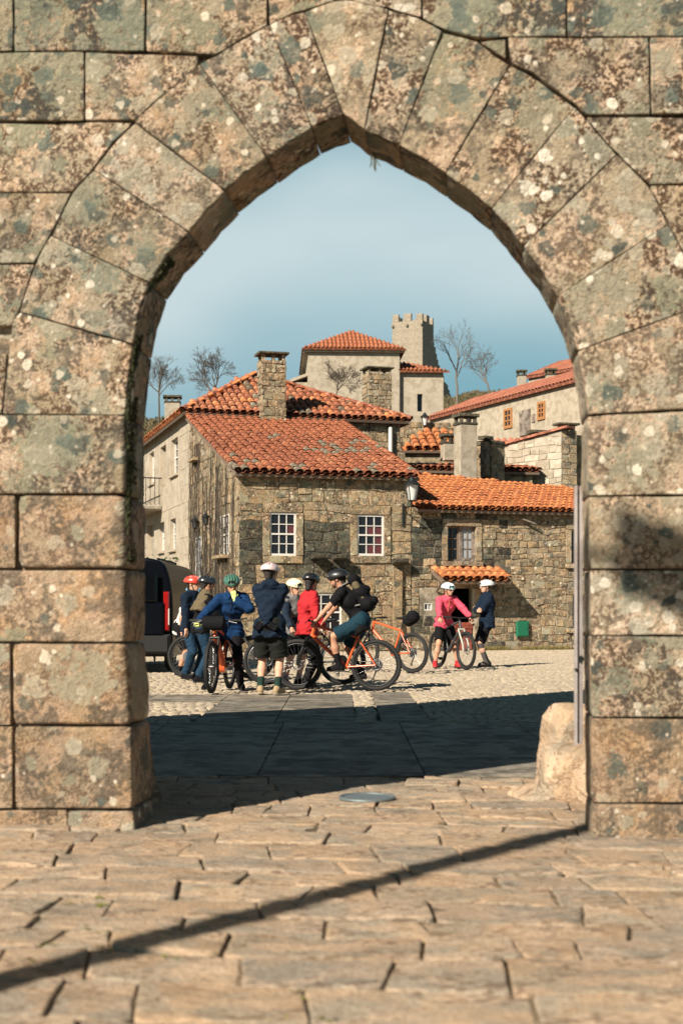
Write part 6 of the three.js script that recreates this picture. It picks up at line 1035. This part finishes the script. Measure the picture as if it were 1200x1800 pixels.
// ---------------------------------------------------------------- guard stones and iron at the gate
function boulder(name, label, pos, yaw, prims, mat) { const t = thing(name, label, 'stone', pos, yaw); const g = fieldMesh(prims, .022, { bump: (x, y, z) => .012 * (noise3(x * 7, y * 7, z * 7, 3) - .5) * 2 + .006 * (noise3(x * 24, y * 24, z * 24, 8) - .5) }); const p = g.attributes.position, uv = g.attributes.uv; for (let i = 0; i < p.count; i++) uv.setXY(i, (p.getX(i) + p.getZ(i) * .8) / 2, (p.getY(i) + p.getZ(i) * .4) / 2); mesh(name === 'guard_stone' ? 'weathered_stone' : 'stone', g, mat, t); return t; }
{
  const p = onGround(985, 1408), flatG = { plane: true, n: V(0, -1, 0), w: .05 };
  // stacked weathered boulders: balls hewn flat by a few planes
  const t = thing('guard_stone', 'worn pale stacked guard stones in the sunlit right gate recess', 'stone', [p.x + .045, 0, p.z], .1);
  const hew = (name, c, r, sc, cuts, seed) => { const g = fieldMesh([ball(V(...c), r, sc), ...cuts.map(([n, w]) => { const N = V(...n).normalize(); return { plane: true, n: N, w: N.dot(V(...c)) + w }; }), flatG], .016, { bump: (x, y, z) => .016 * (noise3(x * 6 + seed, y * 6, z * 6, seed) - .5) * 2 + .010 * (noise3(x * 19, y * 19 + seed, z * 19, seed + 8) - .5) + .005 * (noise3(x * 50, y * 50, z * 50, seed + 3) - .5) }); const q = g.attributes.position, uv = g.attributes.uv; for (let i = 0; i < q.count; i++) uv.setXY(i, (q.getX(i) + q.getZ(i) * .8) / 2 + seed, (q.getY(i) + q.getZ(i) * .4) / 2); mesh(name, g, MAT.pave[seed % 2 ? 2 : 0], t); };
  hew('upper_stone', [.13, .28, -.42], .3, [.75, 1.25, .8], [[[0, 1, .1], .27], [[-1, .1, .1], .17], [[.1, 0, 1], .19], [[-.7, .7, .2], .23], [[0, .7, .7], .26]], 1);
  hew('upper_stone', [.34, .26, -.36], .3, [.7, 1.3, .8], [[[.1, 1, 0], .30], [[-.2, .1, 1], .20], [[-.6, .8, .2], .26]], 2);
  hew('lower_stone', [.02, .13, -.12], .24, [.9, 1.0, .85], [[[0, 1, .2], .19], [[-1, .2, 0], .17], [[-.6, .6, .6], .18], [[0, 0, 1], .17]], 3);
  hew('lower_stone', [.22, .12, -.03], .25, [.9, 1.0, .8], [[[.1, 1, .1], .18], [[0, .3, 1], .16], [[-.5, .5, .7], .19]], 4);
  hew('apron_stone', [-.10, .0, -.18], .24, [1.0, .5, .8], [[[-.1, 1, .1], .05], [[-1, .2, .2], .2]], 5);
  const q = onGround(262, 1440); boulder('guard_stone', 'worn guard stone in the dark left gate recess', [-1.32, 0, -8.42], .1, [cone(V(-.02, .02, -.1), V(-.04, .42, -.12), .21, .16, { k: .05 }), cone(V(.04, 0, .1), V(.0, .18, .1), .18, .14, { k: .06 }), flatG], MAT.plain[1]);
}
{ // iron channel of the old gate, fixed behind the right jamb
  const a = gateUV(1027, 690), b = gateUV(1030, 1312), t = thing('gate_rail', 'grey steel channel fixed upright behind the right gate jamb', 'rail', gateO.clone().addScaledVector(gateT, a[0] - .004).addScaledVector(gateN, -.47).toArray(), GATE_YAW), steel = softMat(.34, .305, .30), y0 = .42, y1 = 1.86;
  mesh('flange', box(.016, y1 - y0, .05, -.008, (y0 + y1) / 2, 0), steel, t); mesh('flange', box(.018, y1 - y0 - .01, .03, .020, (y0 + y1) / 2, .012), steel, t); mesh('web', box(.012, y1 - y0 - .02, .01, .006, (y0 + y1) / 2, -.02), std(lin(.09, .05, .035), .8), t);
  mesh('bolt', bar([.018, .90, .02], [.018, .90, .042], .018, 8), darkIron, t); mesh('bolt', bar([-.008, .84, .02], [-.008, .84, .036], .009, 8), darkIron, t);
}
{ // street lamp behind the camera to its left: only its shadow is in the picture
  const f = V(-1.01, 0, -4.42), k = 5.4, p = V(f.x - Math.sin(SUN_AZ) * k, 0, f.z + Math.cos(SUN_AZ) * k), t = thing('street_lamp', 'tall grey street lamp on a pole, standing outside the gate', 'street lamp', p.toArray(), -SUN_AZ);
  const grey = std(lin(.12, .125, .13), .45, { metalness: .6 }); mesh('pole', new THREE.CylinderGeometry(.088, .10, 8.0, 16).translate(0, 4.0, 0), grey, t); mesh('base_plate', chamferBox(.36, .05, .36, .01), grey, t, [0, .025, 0]);
  mesh('arm', bar([0, 7.7, 0], [.62, 7.82, 0], .035), grey, t); mesh('lamp_housing', chamferBox(.78, .28, .36, .06), grey, t, [.64, 7.8, 0]); mesh('lamp_glass', box(.46, .02, .22, 0.64, 7.65, 0), std(lin(.6, .6, .55), .3), t);
}
{ // iron cover in the paving
  const p = onGround(645, 1406), t = thing('manhole_cover', 'round grey-blue iron cover set in the paving under the arch', 'cover', [p.x, .008, p.z]), m = std(lin(.16, .19, .20), .5, { metalness: .4 }); mesh('plate', new THREE.CylinderGeometry(.15, .15, .02, 32), m, t); const r = new THREE.TorusGeometry(.165, .012, 6, 36); r.rotateX(PI / 2); mesh('ring', r, m, t, [0, .006, 0]);
}
{ // dry tuft hanging at the crown of the arch, weeds in the joints
  reseed(29); const a = gateUV(652, 262), blades = []; for (let k = 0; k < 7; k++) blades.push(tube([[0, 0, 0], [R(-.02, .02), -.02, R(0, .02)], [R(-.03, .04), -.07 - R(0, .04), R(0, .03)]], .0025, 6, 4)); const t = thing('dry_tuft', 'tiny dry tuft of grass hanging from the crown of the arch', 'grass tuft', gateO.clone().addScaledVector(gateT, a[0]).setY(a[1] + .05).addScaledVector(gateN, -.2).toArray(), GATE_YAW); mesh('blades', merge(blades), std(lin(.10, .10, .05), .9), t);
  const weeds = [], cols = []; for (let k = 0; k < 260; k++) { const d = R(3.7, 7.0), x = R(-.26, .0) * d; if (fbm(x * 2, d * 2, 3) < .55) continue; for (let j = 0; j < 6; j++) { const g = new THREE.CircleGeometry(R(.004, .010), 5); g.rotateX(-PI / 2 + R(-.7, .7)); g.translate(x + R(-.03, .03), -.012 + R(0, .012), -d + R(-.02, .02)); weeds.push(g); } }
  const m = mesh('joint_moss', merge(weeds), std(lin(.13, .13, .02), .95), pavement); m.userData.kind = 'stuff';
}
{ // grass and earth along the foot of the houses
  reseed(37); const blades = []; for (let k = 0; k < 2600; k++) { const u = R(U + 1.9, U + 7), off = .06 + Math.abs(R(-1, 1)) * .16; if (u > U + 1.9 && fbm(u * 1.5, 1, 7) < .42) continue; const h = R(.03, .13), g = new THREE.PlaneGeometry(.008, h); g.translate(0, h / 2, 0); g.rotateX(R(-.5, .5)); g.rotateY(R(0, 6.3)); g.translate(u, -.01, off); blades.push(g); }
  const t = new THREE.Mesh(merge(blades), std(lin(.20, .16, .05), .95)); t.name = 'wall_foot_grass'; t.userData = { kind: 'stuff', label: 'dry grass along the foot of the rubble wall', category: 'grass' }; t.position.copy(H.o); t.rotation.y = HY; t.castShadow = t.receiveShadow = true; scene.add(t);
}
renderer.render(scene, camera);
